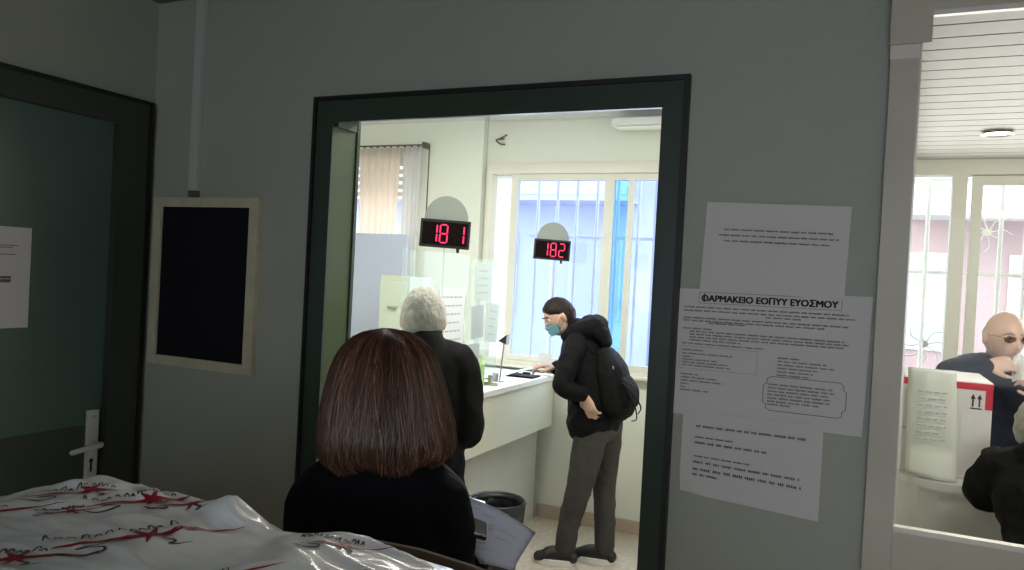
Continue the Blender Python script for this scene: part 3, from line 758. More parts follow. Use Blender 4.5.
def face_parts(body, mtx, s, hairmat, brow=True, mouth=True):
    for sx in (-1, 1):
        p = mtx @ V((sx*.031*s, .0745*s, .008*s))
        e = link('eye', MB().sph(p, .0118*s, 10), M['eye'], body, True)
        q = mtx @ V((sx*.031*s, .0838*s, .008*s)); link('iris', MB().sph(q, .0052*s, 8, (1, 1, 1)), M['iris'], e, True)
        if brow:
            b_ = MB(); b_.tube([mtx @ V((sx*.016*s, .096*s, .030*s)), mtx @ V((sx*.032*s, .095*s, .035*s)), mtx @ V((sx*.050*s, .080*s, .028*s))], [.003, .0035, .002], n=8, seg=3)
            link('eyebrow', b_, hairmat, body, True)
    if mouth:
        b_ = MB(); b_.tube([mtx @ V((-.022*s, .088*s, -.064*s)), mtx @ V((0, .0985*s, -.0635*s)), mtx @ V((.022*s, .088*s, -.064*s))], [.002, .0042, .002], n=8, seg=3)
        link('lips', b_, M['lip'], body, True)

def hand(mb, wrist, d, nrm, thumb_side, curl=.5, s=1.0, spread=1.0):
    """palm with four fingers and a thumb; d = direction the hand points, nrm = back of the hand"""
    d = V(d).normalized(); nrm = V(nrm); nrm = (nrm-d*nrm.dot(d)).normalized(); sd = d.cross(nrm)*thumb_side
    w0 = V(wrist)
    mb.tube([w0-d*.03*s, w0, w0+d*.045*s, w0+d*.082*s], [(.026*s, .020*s), (.027*s, .018*s), (.040*s, .015*s), (.040*s, .012*s)], n=16, side=sd, seg=4)
    for k, (off, ln, rad) in enumerate(((.030, .072, .0088), (.010, .080, .0092), (-.011, .074, .0088), (-.030, .058, .0078))):
        b0 = w0+d*.080*s+sd*off*s; pts = [b0-d*.012*s, b0]; dd = d.copy()+sd*off*1.6*spread; dd.normalize()
        p = b0; a = curl*(.8+.1*k)
        for q, fr in enumerate((.45, .30, .25)):
            dd = Quaternion(d.cross(nrm).normalized(), -a if q else -a*.7) @ dd
            p = p+dd*ln*fr*s; pts.append(p)
        mb.tube(pts, [rad*s, rad*s, rad*.95*s, rad*.88*s, rad*.75*s], n=10, side=sd, seg=3)
    b0 = w0+d*.018*s+sd*.026*s; td = (d*.75+sd*.65-nrm*.25).normalized()
    pts = [b0, b0+td*.034*s, b0+td*.034*s+(td*.6+d*.4-nrm*.2*curl).normalized()*.030*s]; pts.append(pts[-1]+(d*.8-nrm*.5*curl+sd*.1).normalized()*.022*s)
    mb.tube(pts, [.014*s, .0115*s, .0100*s, .0085*s], n=10, side=sd, seg=3)

def foot(mb, ankle, toe, grow=0.0):
    a, t_ = V(ankle), V(toe); d = (t_-a); d.z = 0; L_ = d.length; d.normalize(); sd = V((-d.y, d.x, 0)); g = grow
    heel = V((a.x, a.y, 0))-d*.035
    pts = [heel+V((0, 0, .045+g*0)), heel+d*.05+V((0, 0, .052)), heel+d*.12+V((0, 0, .046)), V((t_.x, t_.y, .034))-d*.04, V((t_.x, t_.y, .030))-d*.005]
    mb.tube(pts, [(.028+g, .030+g), (.034+g, .042+g), (.042+g, .038+g), (.045+g, .027+g), (.034+g, .018+g)], side=sd, n=16, seg=4)
def sole(ankle, toe, grow=.008):
    a, t_ = V(ankle), V(toe); d = (t_-a); d.z = 0; d.normalize(); sd = V((-d.y, d.x, 0)); heel = V((a.x, a.y, 0))-d*.05
    Ls = (V((t_.x, t_.y, 0))-heel).length; bm = bmesh.new(); lo = []; hi = []
    n = 28
    for k in range(n):
        an = 2*math.pi*k/n; u = (math.cos(an)+1)/2; wd = (.050+.008*math.sin(u*2.6))*math.sin(an)
        p = heel+d*(-.006+u*(Ls+.02))+sd*wd*1.05
        lo.append(bm.verts.new((p.x, p.y, .001))); hi.append(bm.verts.new((p.x, p.y, .034+.004*(u > .95))))
    bm.faces.new(lo[::-1]); bm.faces.new(hi)
    for k in range(n): j = (k+1) % n; bm.faces.new((lo[k], lo[j], hi[j], hi[k]))
    bmesh.ops.recalc_face_normals(bm, faces=bm.faces[:]); mb = MB(); mb.add(bm); return mb

def person(label, loc, J, skinm, voxel=.006, s=1.0):
    """J: joints; returns root, body object, head matrix"""
    root = thing('person', label, 'person', loc)
    hb, mtx = head_bm(J['head'], J['fwd'], J.get('hup', (0, 0, 1)), J.get('hs', 1))
    sh = (V(J['shr'])-V(J['shl'])).normalized()
    hb.tube([V(J['neck'])-V((0, 0, .03)), V(J['neck']), mtx @ V((0, -.018, -.05))], [.060, .055, .052], side=sh, n=16)
    hb.tube([J['pelvis'], J['waist'], J['chest'], J['neck']], [(.155, .11), (.135, .10), (.165, .11), (.09, .07)], side=sh, n=20)
    for q in 'lr':
        hb.tube([V(J['neck'])*.6+V(J['sh'+q])*.4, J['sh'+q], V(J['sh'+q])*.5+V(J['el'+q])*.5, J['el'+q], J['wr'+q]], [.05, .048, .044, .036, .024], n=14)
        hb.tube([J['hip'+q], V(J['hip'+q])*.5+V(J['kn'+q])*.5, J['kn'+q], V(J['kn'+q])*.6+V(J['an'+q])*.4, J['an'+q]], [.078, .070, .050, .050, .032], n=14)
        foot(hb, J['an'+q], J['toe'+q])
        h = J['hand'+q]; hand(hb, J['wr'+q], h[0], h[1], h[2], h[3], h[4] if len(h) > 4 else 1.0)
    body = link('body', fuse(hb, voxel, 3, factor=.4), skinm, root, True)
    return root, body, mtx

def clothes(root, name, fn, m, voxel=.008, smooth=5, wr_=.006, ws=9, wz=.6):
    mb = MB(); fn(mb); return link(name, fuse(mb, voxel, smooth, wr_, ws, wz), m, root, True)
def shoes(root, J, up_m=None, sole_m=None):
    for q in 'lr':
        mb = MB(); foot(mb, J['an'+q], J['toe'+q], .009)
        sh = link('shoe', fuse(mb, .006, 3), up_m or M['shoe'], root, True)
        link('sole', sole(J['an'+q], J['toe'+q]), sole_m or M['shoe'], sh)

# ---- masked young person leaning at the counter
J = dict(head=(-1.640, 4.25, 1.380), fwd=(-.70, -.56, -.42), hup=(-.2, 0, 1), hs=.93, neck=(-1.525, 4.26, 1.285),
         shl=(-1.485, 4.11, 1.235), shr=(-1.53, 4.41, 1.235), chest=(-1.465, 4.26, 1.15), waist=(-1.40, 4.265, .97), pelvis=(-1.375, 4.27, .85),
         ell=(-1.500, 3.975, 1.015), wrl=(-1.400, 4.06, .975), elr=(-1.60, 4.43, 1.05), wrr=(-1.672, 4.30, 1.085),
         hipl=(-1.375, 4.19, .80), knl=(-1.440, 4.17, .445), anl=(-1.508, 4.19, .085), toel=(-1.665, 4.16, 0),
         hipr=(-1.365, 4.35, .80), knr=(-1.352, 4.35, .45), anr=(-1.325, 4.33, .085), toer=(-1.50, 4.32, 0),
         handl=((.45, .0, -.85), (-.3, -1, 0), 1, .5), handr=((-.85, -.5, .1), (0, -.2, 1), -1, .7))
g, body, hm = person('young person in a blue face mask and black hooded jacket leaning on the counter', (-1.43, 4.26, 0), J, M['skin'], .0055)
face_parts(body, hm, .93, M['hairb'], mouth=False)
def fn(mb):
    mb.tube([(-1.415, 4.265, .805), (-1.400, 4.265, .86), (-1.415, 4.26, 1.0), (-1.475, 4.26, 1.13), (-1.505, 4.26, 1.23), (-1.535, 4.26, 1.31)], [(.195, .138), (.195, .148), (.18, .145), (.185, .138), (.165, .105), (.075, .070)], side=(0, 1, 0), n=24)
    mb.tube([(-1.50, 4.20, 1.25), (-1.485, 4.10, 1.225), (-1.492, 4.03, 1.13), (-1.500, 3.98, 1.03), (-1.455, 4.01, 1.0), (-1.410, 4.055, .982)], [.06, .064, .058, .050, .046, .040], n=16)
    mb.tube([(-1.52, 4.33, 1.25), (-1.53, 4.41, 1.225), (-1.56, 4.43, 1.14), (-1.60, 4.43, 1.05), (-1.64, 4.36, 1.065), (-1.662, 4.315, 1.08)], [.06, .07, .066, .06, .052, .042], n=16)
    mb.tube([(-1.575, 4.19, 1.275), (-1.525, 4.155, 1.305), (-1.445, 4.19, 1.335), (-1.42, 4.26, 1.345), (-1.445, 4.33, 1.335), (-1.525, 4.365, 1.305), (-1.575, 4.33, 1.275)], [.026, .036, .052, .062, .052, .036, .026], n=16)
    mb.tube([(-1.46, 4.26, 1.36), (-1.395, 4.26, 1.31), (-1.36, 4.26, 1.26)], [(.085, .045), (.10, .05), (.06, .03)], side=(0, 1, 0), n=16)
clothes(g, 'hooded_jacket', fn, M['blackc'], .006, 3, .007, 12, .9)
def fn(mb):
    mb.tube([(-1.385, 4.27, .88), (-1.378, 4.27, .80)], [(.155, .10), (.165, .115)], side=(0, 1, 0), n=20)
    mb.tube([(-1.38, 4.19, .84), (-1.405, 4.18, .66), (-1.440, 4.17, .445), (-1.490, 4.18, .25), (-1.510, 4.19, .095)], [.100, .090, .070, .062, .056], n=20)
    mb.tube([(-1.365, 4.35, .84), (-1.358, 4.355, .66), (-1.352, 4.35, .445), (-1.335, 4.34, .25), (-1.325, 4.33, .095)], [.098, .086, .066, .060, .054], n=20)
clothes(g, 'trousers', fn, M['trous'], .006, 3, .005, 12, 1.0)
shoes(g, J, M['shoe'], M['sole'])
for q in 'lr':
    a = V(J['an'+q]); link('sock', MB().cyl(a-V((0, 0, .02)), a+V((0, 0, .035)), .044, .044), M['sock'], g, True)
# hair: cap over skull, swept back
def skull_cap(mtx, s, cut, thick=.010, bump_=.004, fr=14, nape=-.06):
    bm = bmesh.new(); bmesh.ops.create_icosphere(bm, subdivisions=5, radius=1)
    rem = []
    for v in bm.verts:
        d = v.co.normalized()
        keep = cut(d)
        x, y, z = d.x*.076, d.y*.096, d.z*.116
        if z < 0:
            q = -z/.116; x *= 1-.20*q
            if y < 0: y *= 1-.36*q
        t_ = thick*min(1, max(.0, keep*6))-.004*(keep <= 0)
        if keep < -.12: rem.append(v)
        n_ = noise.noise(V((d.x*fr, d.y*3, d.z*fr)))
        v.co = (V((x, y, z))+d*(t_+bump_*n_*(keep > .05)))*s
    bmesh.ops.delete(bm, geom=rem, context='VERTS')
    bm.transform(mtx); mb = MB(); mb.add(bm); return mb
cut_w = lambda d: (.62-d.y)*.9+(d.z-.35)*.7 if d.z > .0 else (-.05-d.y)*1.2
link('hair', skull_cap(hm, .93, lambda d: min(.80-d.y+(d.z-.45)*.6, (d.z+.62) if d.y < -.1 else d.z-.12+(-.3*d.y)), .012), M['hairb'], body, True)
# mask with ear loops
bm = bmesh.new(); G = []
for j in range(9):
    row = []
    for i in range(17):
        u, v = i/16*2-1, j/8; z = -.012-.078*v+.004*u*u; an = u*1.12
        rx, ry = .070-.012*v, .102+.012*math.exp(-(u*3)**2)*(1-abs(v-.35)*1.2)-.006*v
        row.append(bm.verts.new(hm @ V((math.sin(an)*rx*.93, (math.cos(an)*ry-.004*((j % 3) == 1))*.93, z*.93))))
    G.append(row)
for j in range(8):
    for i in range(16): bm.faces.new((G[j][i], G[j][i+1], G[j+1][i+1], G[j+1][i]))
bmesh.ops.solidify(bm, geom=bm.faces[:], thickness=.0025)
me = bpy.data.meshes.new('m'); bm.to_mesh(me); bm.free(); fm = link('face_mask', me, M['mask'], g, True)
lp = MB()
for sx in (-1, 1):
    lp.tube([hm @ V((sx*.062, .045, -.02)), hm @ V((sx*.073, .01, .012)), hm @ V((sx*.074, -.018, 0))], .0015, n=6); lp.tube([hm @ V((sx*.058, .04, -.07)), hm @ V((sx*.070, .01, -.045)), hm @ V((sx*.074, -.018, -.01))], .0015, n=6)
link('ear_loops', lp, M['paper_w'], fm)
# backpack (worn on the back, a thing of its own)
t = thing('backpack', 'black backpack with hanging straps worn by the masked person', 'backpack', (-1.26, 4.25, .85))
BM_ = Matrix.Translation((-1.285, 4.235, 1.035)) @ Matrix.Rotation(R(-14), 4, 'Y')
def bp(n, mb, m, par=None, sm=True): me = mb.mesh(n) if isinstance(mb, MB) else mb; me.transform(BM_); return link(n, me, m, par or t, sm)
mb = MB(); mb.tube([(0, 0, -.135), (0, 0, -.05), (-.005, 0, .08), (-.02, 0, .165)], [(.145, .070), (.152, .076), (.145, .070), (.105, .045)], side=(0, 1, 0), n=28, power=3)
bp('main_compartment', fuse(mb, .006, 5, .004, 12), M['bag'])
mb = MB(); mb.tube([(.068, 0, -.12), (.074, 0, -.05), (.060, 0, .02)], [(.115, .025), (.120, .030), (.10, .018)], side=(0, 1, 0), n=24, power=3)
bp('front_pocket', fuse(mb, .006, 4, .004, 12), M['bag'])
bp('zip', MB().tube([(.0, -.151, -.15), (.012, -.153, 0), (0, -.14, .11), (-.01, -.09, .19), (-.01, .0, .205), (-.01, .09, .19), (0, .14, .11)], .004, n=8), M['blackc'])
bp('top_handle', MB().tube([(-.06, -.03, .20), (-.065, -.025, .245), (-.065, .025, .245), (-.06, .03, .20)], .009, n=8), M['bag'])
bp('emblem', MB().sph((.048, -.132, .095), .008, 8, (.6, .4, 1.2)), M['alu'])
for sy in (-1, 1):
    bp('shoulder_strap', MB().tube([(-.06, sy*.08, .19), (-.14, sy*.105, .245), (-.235, sy*.120, .18), (-.25, sy*.125, .03), (-.17, sy*.155, -.09), (-.06, sy*.145, -.15)], [(.022, .006)]*6, side=(0, 1, 0), n=10), M['bag'])
bp('hanging_strap', MB().tube([(.075, -.12, .01), (.125, -.125, -.05), (.155, -.12, -.13), (.135, -.12, -.165)], [(.010, .003)]*4, side=(0, 1, 0), n=8), M['bag'])
bp('hanging_strap', MB().tube([(.09, -.10, -.05), (.12, -.11, -.11), (.12, -.115, -.19), (.09, -.11, -.20)], [(.008, .003)]*4, side=(0, 1, 0), n=8), M['bag'])
o = sobj('paper_slip', MB().box((-.035, -.001, -.03), (.035, .001, .035)), M['paper_w'], (0, 0, 0)); o.location = (-1.712, 4.235, 1.135); o.rotation_euler = (R(-25), R(10), R(30))
tag(o, 'small white slip held in the fingers of the masked person', 'paper slip')

for o_ in (g, t, o): o_.location = o_.location + V((.034, -.10, 0))      # the whole group stands a little nearer

# ---- grey-haired man seen from behind
f = V((-.50, .866, 0)); r = V((.866, .50, 0))
def at(c, a, b_, z): p = V((c[0], c[1], 0))+r*a+f*b_; return (p.x, p.y, z)
c0 = (-1.640, 2.735)
J = dict(head=at(c0, -.014, .02, 1.402), fwd=(-.50, .86, -.12), hs=1.08, neck=at(c0, 0, -.02, 1.275), shl=at(c0, -.150, -.02, 1.205), shr=at(c0, .150, -.02, 1.205), chest=at(c0, 0, 0, 1.12), waist=at(c0, 0, 0, .95), pelvis=at(c0, 0, 0, .82),
         elr=at(c0, .185, -.01, .94), wrr=at(c0, .11, .17, 1.02), ell=at(c0, -.165, .0, .96), wrl=at(c0, -.06, .17, 1.02),
         hipl=at(c0, -.09, 0, .80), hipr=at(c0, .09, 0, .80), knl=at(c0, -.09, .02, .44), knr=at(c0, .09, .02, .44), anl=at(c0, -.09, 0, .085), anr=at(c0, .09, 0, .085), toel=at(c0, -.11, .17, 0), toer=at(c0, .11, .17, 0),
         handl=(f+r*.3, (0, 0, 1), 1, .5), handr=(f-r*.3, (0, 0, 1), -1, .5))
g, body, hm = person('elderly grey-haired man in a dark jacket seen from behind at the counter', (-1.64, 2.735, 0), J, M['skin'], .0065)
face_parts(body, hm, 1, M['hairg'])
def fn(mb):
    P = lambda a, b_, z: at(c0, a, b_, z)
    mb.tube([P(0, 0, .70), P(0, 0, .85), P(0, 0, 1.0), P(0, -.01, 1.13), P(0, -.02, 1.235), P(0, -.02, 1.30), P(0, -.01, 1.325)], [(.185, .14), (.18, .14), (.175, .14), (.175, .135), (.165, .115), (.098, .090), (.072, .072)], side=r, n=26)
    for s_ in (-1, 1):
        e = J['elr'] if s_ > 0 else J['ell']; w_ = J['wrr'] if s_ > 0 else J['wrl']
        mb.tube([P(s_*.08, -.02, 1.262), P(s_*.145, -.02, 1.222), P(s_*.175, -.02, 1.08), e, w_], [.07, .074, .068, .060, .048], n=18)
clothes(g, 'jacket', fn, M['darkj'], .007, 4, .010, 10, .8)
def fn(mb):
    mb.tube([at(c0, 0, 0, .90), at(c0, 0, 0, .78)], [(.17, .12), (.175, .125)], side=r, n=20)
    for s_ in (-1, 1): mb.tube([at(c0, s_*.09, 0, .82), at(c0, s_*.09, .02, .44), at(c0, s_*.09, 0, .11)], [.10, .080, .070], n=18)
clothes(g, 'trousers', fn, M['navy'], .009, 3)
shoes(g, J)
hh = link('hair', skull_cap(hm, 1.08, lambda d: min(.62-d.y+(d.z-.35)*.5, (d.z+.50) if d.y < -.25 else (d.z-.02-.5*d.y)), .013, .005, 16), M['hairg'], body, True)

# ---- brown-haired woman in front
f = V((-.42, .907, 0)); r = V((.907, .42, 0)); c0 = (-.838, 1.262)
J = dict(head=at(c0, .0, .02, 1.352), fwd=(-.30, .90, -.30), hs=.98, neck=at(c0, 0, -.01, 1.225), shl=at(c0, -.118, -.01, 1.135), shr=at(c0, .118, -.01, 1.135), chest=at(c0, 0, 0, 1.06), waist=at(c0, 0, 0, .90), pelvis=at(c0, 0, 0, .78),
         elr=at(c0, .140, .0, .90), wrr=at(c0, .178, .070, 1.025), ell=at(c0, -.155, .0, .90), wrl=at(c0, -.06, .18, .98),
         hipl=at(c0, -.085, 0, .76), hipr=at(c0, .085, 0, .76), knl=at(c0, -.085, .02, .42), knr=at(c0, .085, .02, .42), anl=at(c0, -.085, 0, .085), anr=at(c0, .085, 0, .085), toel=at(c0, -.10, .16, 0), toer=at(c0, .10, .16, 0),
         handl=(f*.8+r*.5, (0, 0, 1), 1, .4), handr=(f*.75+V((0, 0, .55)), r*.75-V((0, 0, .3)), -1, .9))
g, body, hm = person('woman with shoulder-length brown hair and dark navy coat seen from behind', (-.838, 1.262, 0), J, M['skin'], .0055)
face_parts(body, hm, .98, M['hairb'])
def fn(mb):
    P = lambda a, b_, z: at(c0, a, b_, z)
    mb.tube([P(0, 0, .62), P(0, 0, .80), P(0, 0, .95), P(0, 0, 1.07), P(0, -.01, 1.155), P(0, -.01, 1.265)], [(.165, .13), (.16, .13), (.155, .125), (.155, .12), (.140, .10), (.072, .070)], side=r, n=26)
    for s_ in (-1, 1):
        e = J['elr'] if s_ > 0 else J['ell']; w_ = J['wrr'] if s_ > 0 else J['wrl']
        mb.tube([P(s_*.06, -.01, 1.185), P(s_*.108, -.01, 1.142), P(s_*.126, 0, 1.03), e, w_], [.066, .068, .060, .052, .040], n=18)
clothes(g, 'coat', fn, M['navy'], .006, 4, .007, 10, .8)
def fn(mb):
    mb.tube([at(c0, 0, 0, .84), at(c0, 0, 0, .72)], [(.16, .11), (.165, .12)], side=r, n=20)
    for s_ in (-1, 1): mb.tube([at(c0, s_*.085, 0, .78), at(c0, s_*.085, .02, .42), at(c0, s_*.085, 0, .11)], [.095, .072, .060], n=18)
clothes(g, 'trousers', fn, M['blackc'], .009, 3)
shoes(g, J)
# hair: bell-shaped mass plus strands lying on it
hair_prof = [(0, 1.486), (.045, 1.476), (.077, 1.452), (.096, 1.42), (.108, 1.385), (.117, 1.35), (.125, 1.315), (.130, 1.285), (.127, 1.258), (.115, 1.236), (.085, 1.215)]
hc = V((c0[0], c0[1], 0))
def hair_r(q):       # q 0 (crown) .. 1 (tips): radius, height
    x = q*(len(hair_prof)-1); i = min(int(x), len(hair_prof)-2); t_ = x-i
    return tuple(crom([p for p in hair_prof], t_, i))
def hair_pt(an, q, off=0.0):
    rr, z = hair_r(q); cs, sn = math.cos(an), math.sin(an)          # sn<0 = back of the head
    a = cs*(rr+off)*1.0; b_ = sn*(rr+off)*(.98 if sn < 0 else .86)
    tip = noise.noise(V((an*2.1, q*2, 5.0)))
    z += (.022*tip)*q*q + .012*cs*q
    wv = (.010*noise.noise(V((an*1.7, q*2.2, 1.3)))+.004*noise.noise(V((an*5, q*4, 7.3))))*q
    p = hc+r*(a*(1+wv*8)-.008+.018*q*q)+f*(b_+.018-.006*q)
    return V((p.x, p.y, z))
bm = bmesh.new(); NA, NQ = 72, 40; rings = []; lay = bm.verts.layers.float.new('strand')
for j in range(NQ+1):
    row = []
    for i in range(NA):
        v = bm.verts.new(hair_pt(2*math.pi*i/NA, max(j/NQ, .001), -.004)); v[lay] = .25; row.append(v)
    rings.append(row)
def front_open(i, j):                 # leave the face open
    an = 2*math.pi*(i+.5)/NA; return math.sin(an) > .62 and j/NQ > .33
for j in range(NQ):
    for i in range(NA):
        if not front_open(i, j): bm.faces.new((rings[j][i], rings[j][(i+1) % NA], rings[j+1][(i+1) % NA], rings[j+1][i]))
bm.faces.new(rings[0])
rnd = random.Random(3)
for s_ in range(2600):
    an = rnd.uniform(0, 2*math.pi); 
    if math.sin(an) > .6 and rnd.random() < .9: continue
    q0 = rnd.choice((.01, .03, .06, .15, .3)) ; q1 = min(1.0, rnd.uniform(.82, 1.03)); lift = rnd.uniform(-.001, .007); wd = rnd.uniform(.0007, .0017); drift = rnd.uniform(-.22, .22)
    tone = min(1, max(0, .5*rnd.random()+.45*(.5+noise.noise(V((an*5, 0, 2))))+.1*rnd.random()))
    prev = None; K = 12
    ph = rnd.uniform(0, 6); am = rnd.uniform(.01, .07)
    for k in range(K+1):
        q = q0+(q1-q0)*k/K; a_ = an+drift*k/K+am*math.sin(k*.6+ph)
        fl = lift+(.008*rnd.random()*(k/K)**4 if k > K-2 else 0)
        p = hair_pt(a_, min(q, 1), fl); p2 = hair_pt(a_+wd/.11*(1.4 if q < .15 else 1), min(q, 1), fl+.0006); p3 = hair_pt(a_+wd/.22, min(q, 1), fl+.0014)
        if q > 1: 
            for z_ in (p, p2, p3): z_.z -= (q-1)*.2
        cur = [bm.verts.new(z_) for z_ in (p, p3, p2)]
        for v in cur: v[lay] = tone
        if prev:
            for m_ in range(2): bm.faces.new((prev[m_], prev[m_+1], cur[m_+1], cur[m_]))
        prev = cur
me = bpy.data.meshes.new('hair'); bm.to_mesh(me); bm.free(); link('hair', me, M['auburn'], body, True)
# phone and sheet she holds
t = thing('mobile_phone', 'dark mobile phone held low in the hand of the brown-haired woman', 'mobile phone', (-.660, 1.372, 1.098))
PM = Matrix.Translation((-.702, 1.372, 1.118)) @ Matrix.Rotation(R(28), 4, 'Z') @ Matrix.Rotation(R(15), 4, 'X') @ Matrix.Rotation(R(15), 4, 'Y')
for n_, mb, mt in (('phone_body', MB().box((-.036, -.065, -.004), (.036, .065, .004), .003), M['phone']), ('phone_screen', MB().box((-.033, -.060, .0038), (.033, .060, .0046)), M['phones'])):
    me = mb.mesh(n_); me.transform(PM); link(n_, me, mt, t)
pa = [V(p) for p in ((-.728, 1.355, 1.172), (-.576, 1.42, 1.094), (-.614, 1.402, 1.015), (-.731, 1.352, 1.017))]
bm = bmesh.new(); G = []
for j in range(11):
    row = []
    for i in range(13):
        u, v = i/12, j/10; p = (pa[0]*(1-u)+pa[1]*u)*(1-v)+(pa[3]*(1-u)+pa[2]*u)*v
        p += V((.05, -.08, .35)).normalized()*(.012*math.sin(u*3.1)+.004*math.sin(v*3)-.010*(1-u)*(1-v)); row.append(bm.verts.new(p))
    G.append(row)
for j in range(10):
    for i in range(12): bm.faces.new((G[j][i], G[j+1][i], G[j+1][i+1], G[j][i+1]))
tree = BVHTree.FromBMesh(bm)
bmesh.ops.solidify(bm, geom=bm.faces[:], thickness=.0004)
me = bpy.data.meshes.new('document_sheet'); bm.to_mesh(me); bm.free()
M['paperb'] = mat('bluish_white_paper', (.66, .67, .76), .7, bump=.1, bscale=10)
o = sobj('document_sheet', me, M['paperb'], tuple(pa[3])); me.polygons.foreach_set('use_smooth', [True]*len(me.polygons))
tag(o, 'loose white form sheet held out by the brown-haired woman', 'sheet of paper')
m = MB(); nrm = (pa[1]-pa[0]).cross(pa[3]-pa[0]).normalized(); nrm = nrm if nrm.z > 0 else -nrm
def quad_on(u0, u1, v0, v1):
    vs = []
    for u, v in ((u0, v0), (u1, v0), (u1, v1), (u0, v1)):
        p = (pa[0]*(1-u)+pa[1]*u)*(1-v)+(pa[3]*(1-u)+pa[2]*u)*v
        p += V((.05, -.08, .35)).normalized()*(.012*math.sin(u*3.1)+.004*math.sin(v*3)-.010*(1-u)*(1-v)); vs.append(p+nrm*.0012)
    mm = bmesh.new(); mm.faces.new([mm.verts.new(q) for q in vs]); m.add(mm)
for v, us in ((.13, (.12, .34)), (.17, (.38, .55)), (.20, (.38, .52)), (.30, (.12, .22)), (.34, (.60, .85)), (.42, (.20, .36)), (.50, (.6, .82)), (.58, (.2, .45)), (.66, (.2, .5)), (.74, (.25, .6))):
    u = us[0]
    while u < us[1]: e = min(u+.03, us[1]); quad_on(u, e-.004, v, v+.016); u += .034
for k in range(8): a = k*.785; quad_on(.50+.03*math.cos(a), .52+.03*math.cos(a), .36+.05*math.sin(a), .385+.05*math.sin(a))
link('printed_text', m, M['inkl'], o)

# ---- bald man with glasses
J = dict(head=(.533, 3.930, 1.448), fwd=(.40, -.90, -.10), hup=(.0, 0, 1), hs=.97, neck=(.525, 3.985, 1.315),
         shl=(.70, 4.08, 1.245), shr=(.405, 3.92, 1.290), chest=(.555, 4.03, 1.15), waist=(.575, 4.09, .98), pelvis=(.58, 4.14, .86),
         elr=(.310, 3.71, 1.300), wrr=(.452, 3.715, 1.335), ell=(.80, 3.86, 1.07), wrl=(.66, 3.76, 1.22),
         hipl=(.67, 4.17, .82), hipr=(.49, 4.13, .82), knl=(.69, 4.15, .44), knr=(.49, 4.12, .44), anl=(.69, 4.16, .085), anr=(.49, 4.14, .085), toel=(.74, 4.00, 0), toer=(.53, 3.97, 0),
         handr=((.95, .05, .22), (-.1, -.9, .45), 1, .95, .86), handl=((-.6, .0, .7), (.5, -.6, .2), -1, .9, .86))
g, body, hm = person('bald elderly man in tinted glasses and dark jacket leaning on the white carton', (.58, 4.12, 0), J, M['skin2'], .0055)
face_parts(body, hm, .97, M['hairg'])
def fn(mb):
    sd = (V(J['shl'])-V(J['shr'])).normalized()
    mb.tube([(.58, 4.13, .72), (.58, 4.13, .86), (.575, 4.09, 1.0), (.56, 4.03, 1.15), (.545, 4.01, 1.25), (.535, 3.995, 1.325)], [(.20, .14), (.20, .145), (.195, .145), (.20, .14), (.165, .11), (.075, .07)], side=sd, n=24)
    mb.tube([(.48, 3.96, 1.295), (.415, 3.91, 1.290), (.355, 3.80, 1.290), (.312, 3.715, 1.298), (.38, 3.705, 1.312), (.440, 3.712, 1.330)], [.078, .076, .062, .046, .042, .036], n=18)
    mb.tube([(.64, 4.04, 1.255), (.70, 4.08, 1.23), (.76, 3.98, 1.14), (.80, 3.86, 1.07), (.68, 3.78, 1.19)], [.07, .075, .066, .060, .045], n=18)
clothes(g, 'jacket', fn, M['bluej'], .007, 4, .006, 11, .7)
def fn(mb):
    mb.tube([(.58, 4.14, .92), (.58, 4.14, .80)], [(.17, .12), (.175, .125)], side=(1, .2, 0), n=20)
    for q in 'lr': mb.tube([V(J['hip'+q])+V((0, 0, .02)), J['kn'+q], V(J['an'+q])+V((0, 0, .03))], [.10, .08, .068], n=18)
clothes(g, 'trousers', fn, M['navy'], .009, 3)
shoes(g, J)
gl = MB(); hs = .97
for sx in (-1, 1):
    P = [hm @ (V((sx*.033+.023*math.cos(a), .103-.010*abs(sx*.033+.023*math.cos(a))/.05, .006+.017*math.sin(a)))*hs) for a in [2*math.pi*k/20 for k in range(21)]]
    gl.tube(P, .0013, n=6, seg=1, caps=False)
    gl.tube([hm @ (V((sx*.056, .092, .014))*hs), hm @ (V((sx*.079, .04, .012))*hs), hm @ (V((sx*.081, -.012, .006))*hs)], .0016, n=6)
gl.tube([hm @ (V((-.011, .102, .012))*hs), hm @ (V((0, .108, .014))*hs), hm @ (V((.011, .102, .012))*hs)], .0014, n=6)
gg = link('glasses', gl, M['gold'], g)
for sx in (-1, 1):
    mm = bmesh.new(); mm.faces.new([mm.verts.new(hm @ (V((sx*.033+.022*math.cos(a), .103-.010*abs(sx*.033+.022*math.cos(a))/.05, .006+.016*math.sin(a)))*hs)) for a in [2*math.pi*k/20 for k in range(20)]])
    bmesh.ops.solidify(mm, geom=mm.faces[:], thickness=.001); x_ = MB(); x_.add(mm); link('lens', x_, M['brownl'], gg)
# fringe of short grey hair at the sides and back
link('hair', skull_cap(hm, .97, lambda d: min(.10-d.y, .30-d.z, d.z+.55), .003, .001), mat('thin_pale_hair', (.50, .40, .33), .7), body, True)
bm = bmesh.new(); G = []
for j in range(9):
    row = []
    for i in range(9): u, v = i/8, j/8; row.append(bm.verts.new((.545+.11*u, 3.735+.03*math.sin(u*5+v*3), 1.375-.10*v+.02*u+.012*math.sin(u*7))))
    G.append(row)
for j in range(8):
    for i in range(8): bm.faces.new((G[j][i], G[j+1][i], G[j+1][i+1], G[j][i+1]))
me = bpy.data.meshes.new('paper_tissue'); bm.to_mesh(me); bm.free(); o = sobj('paper_tissue', me, M['paper_w'], (.6, 3.74, 1.28)); o.modifiers.new('s', 'SOLIDIFY').thickness = .002
tag(o, 'crumpled white paper held up by the bald man at the right edge', 'paper')

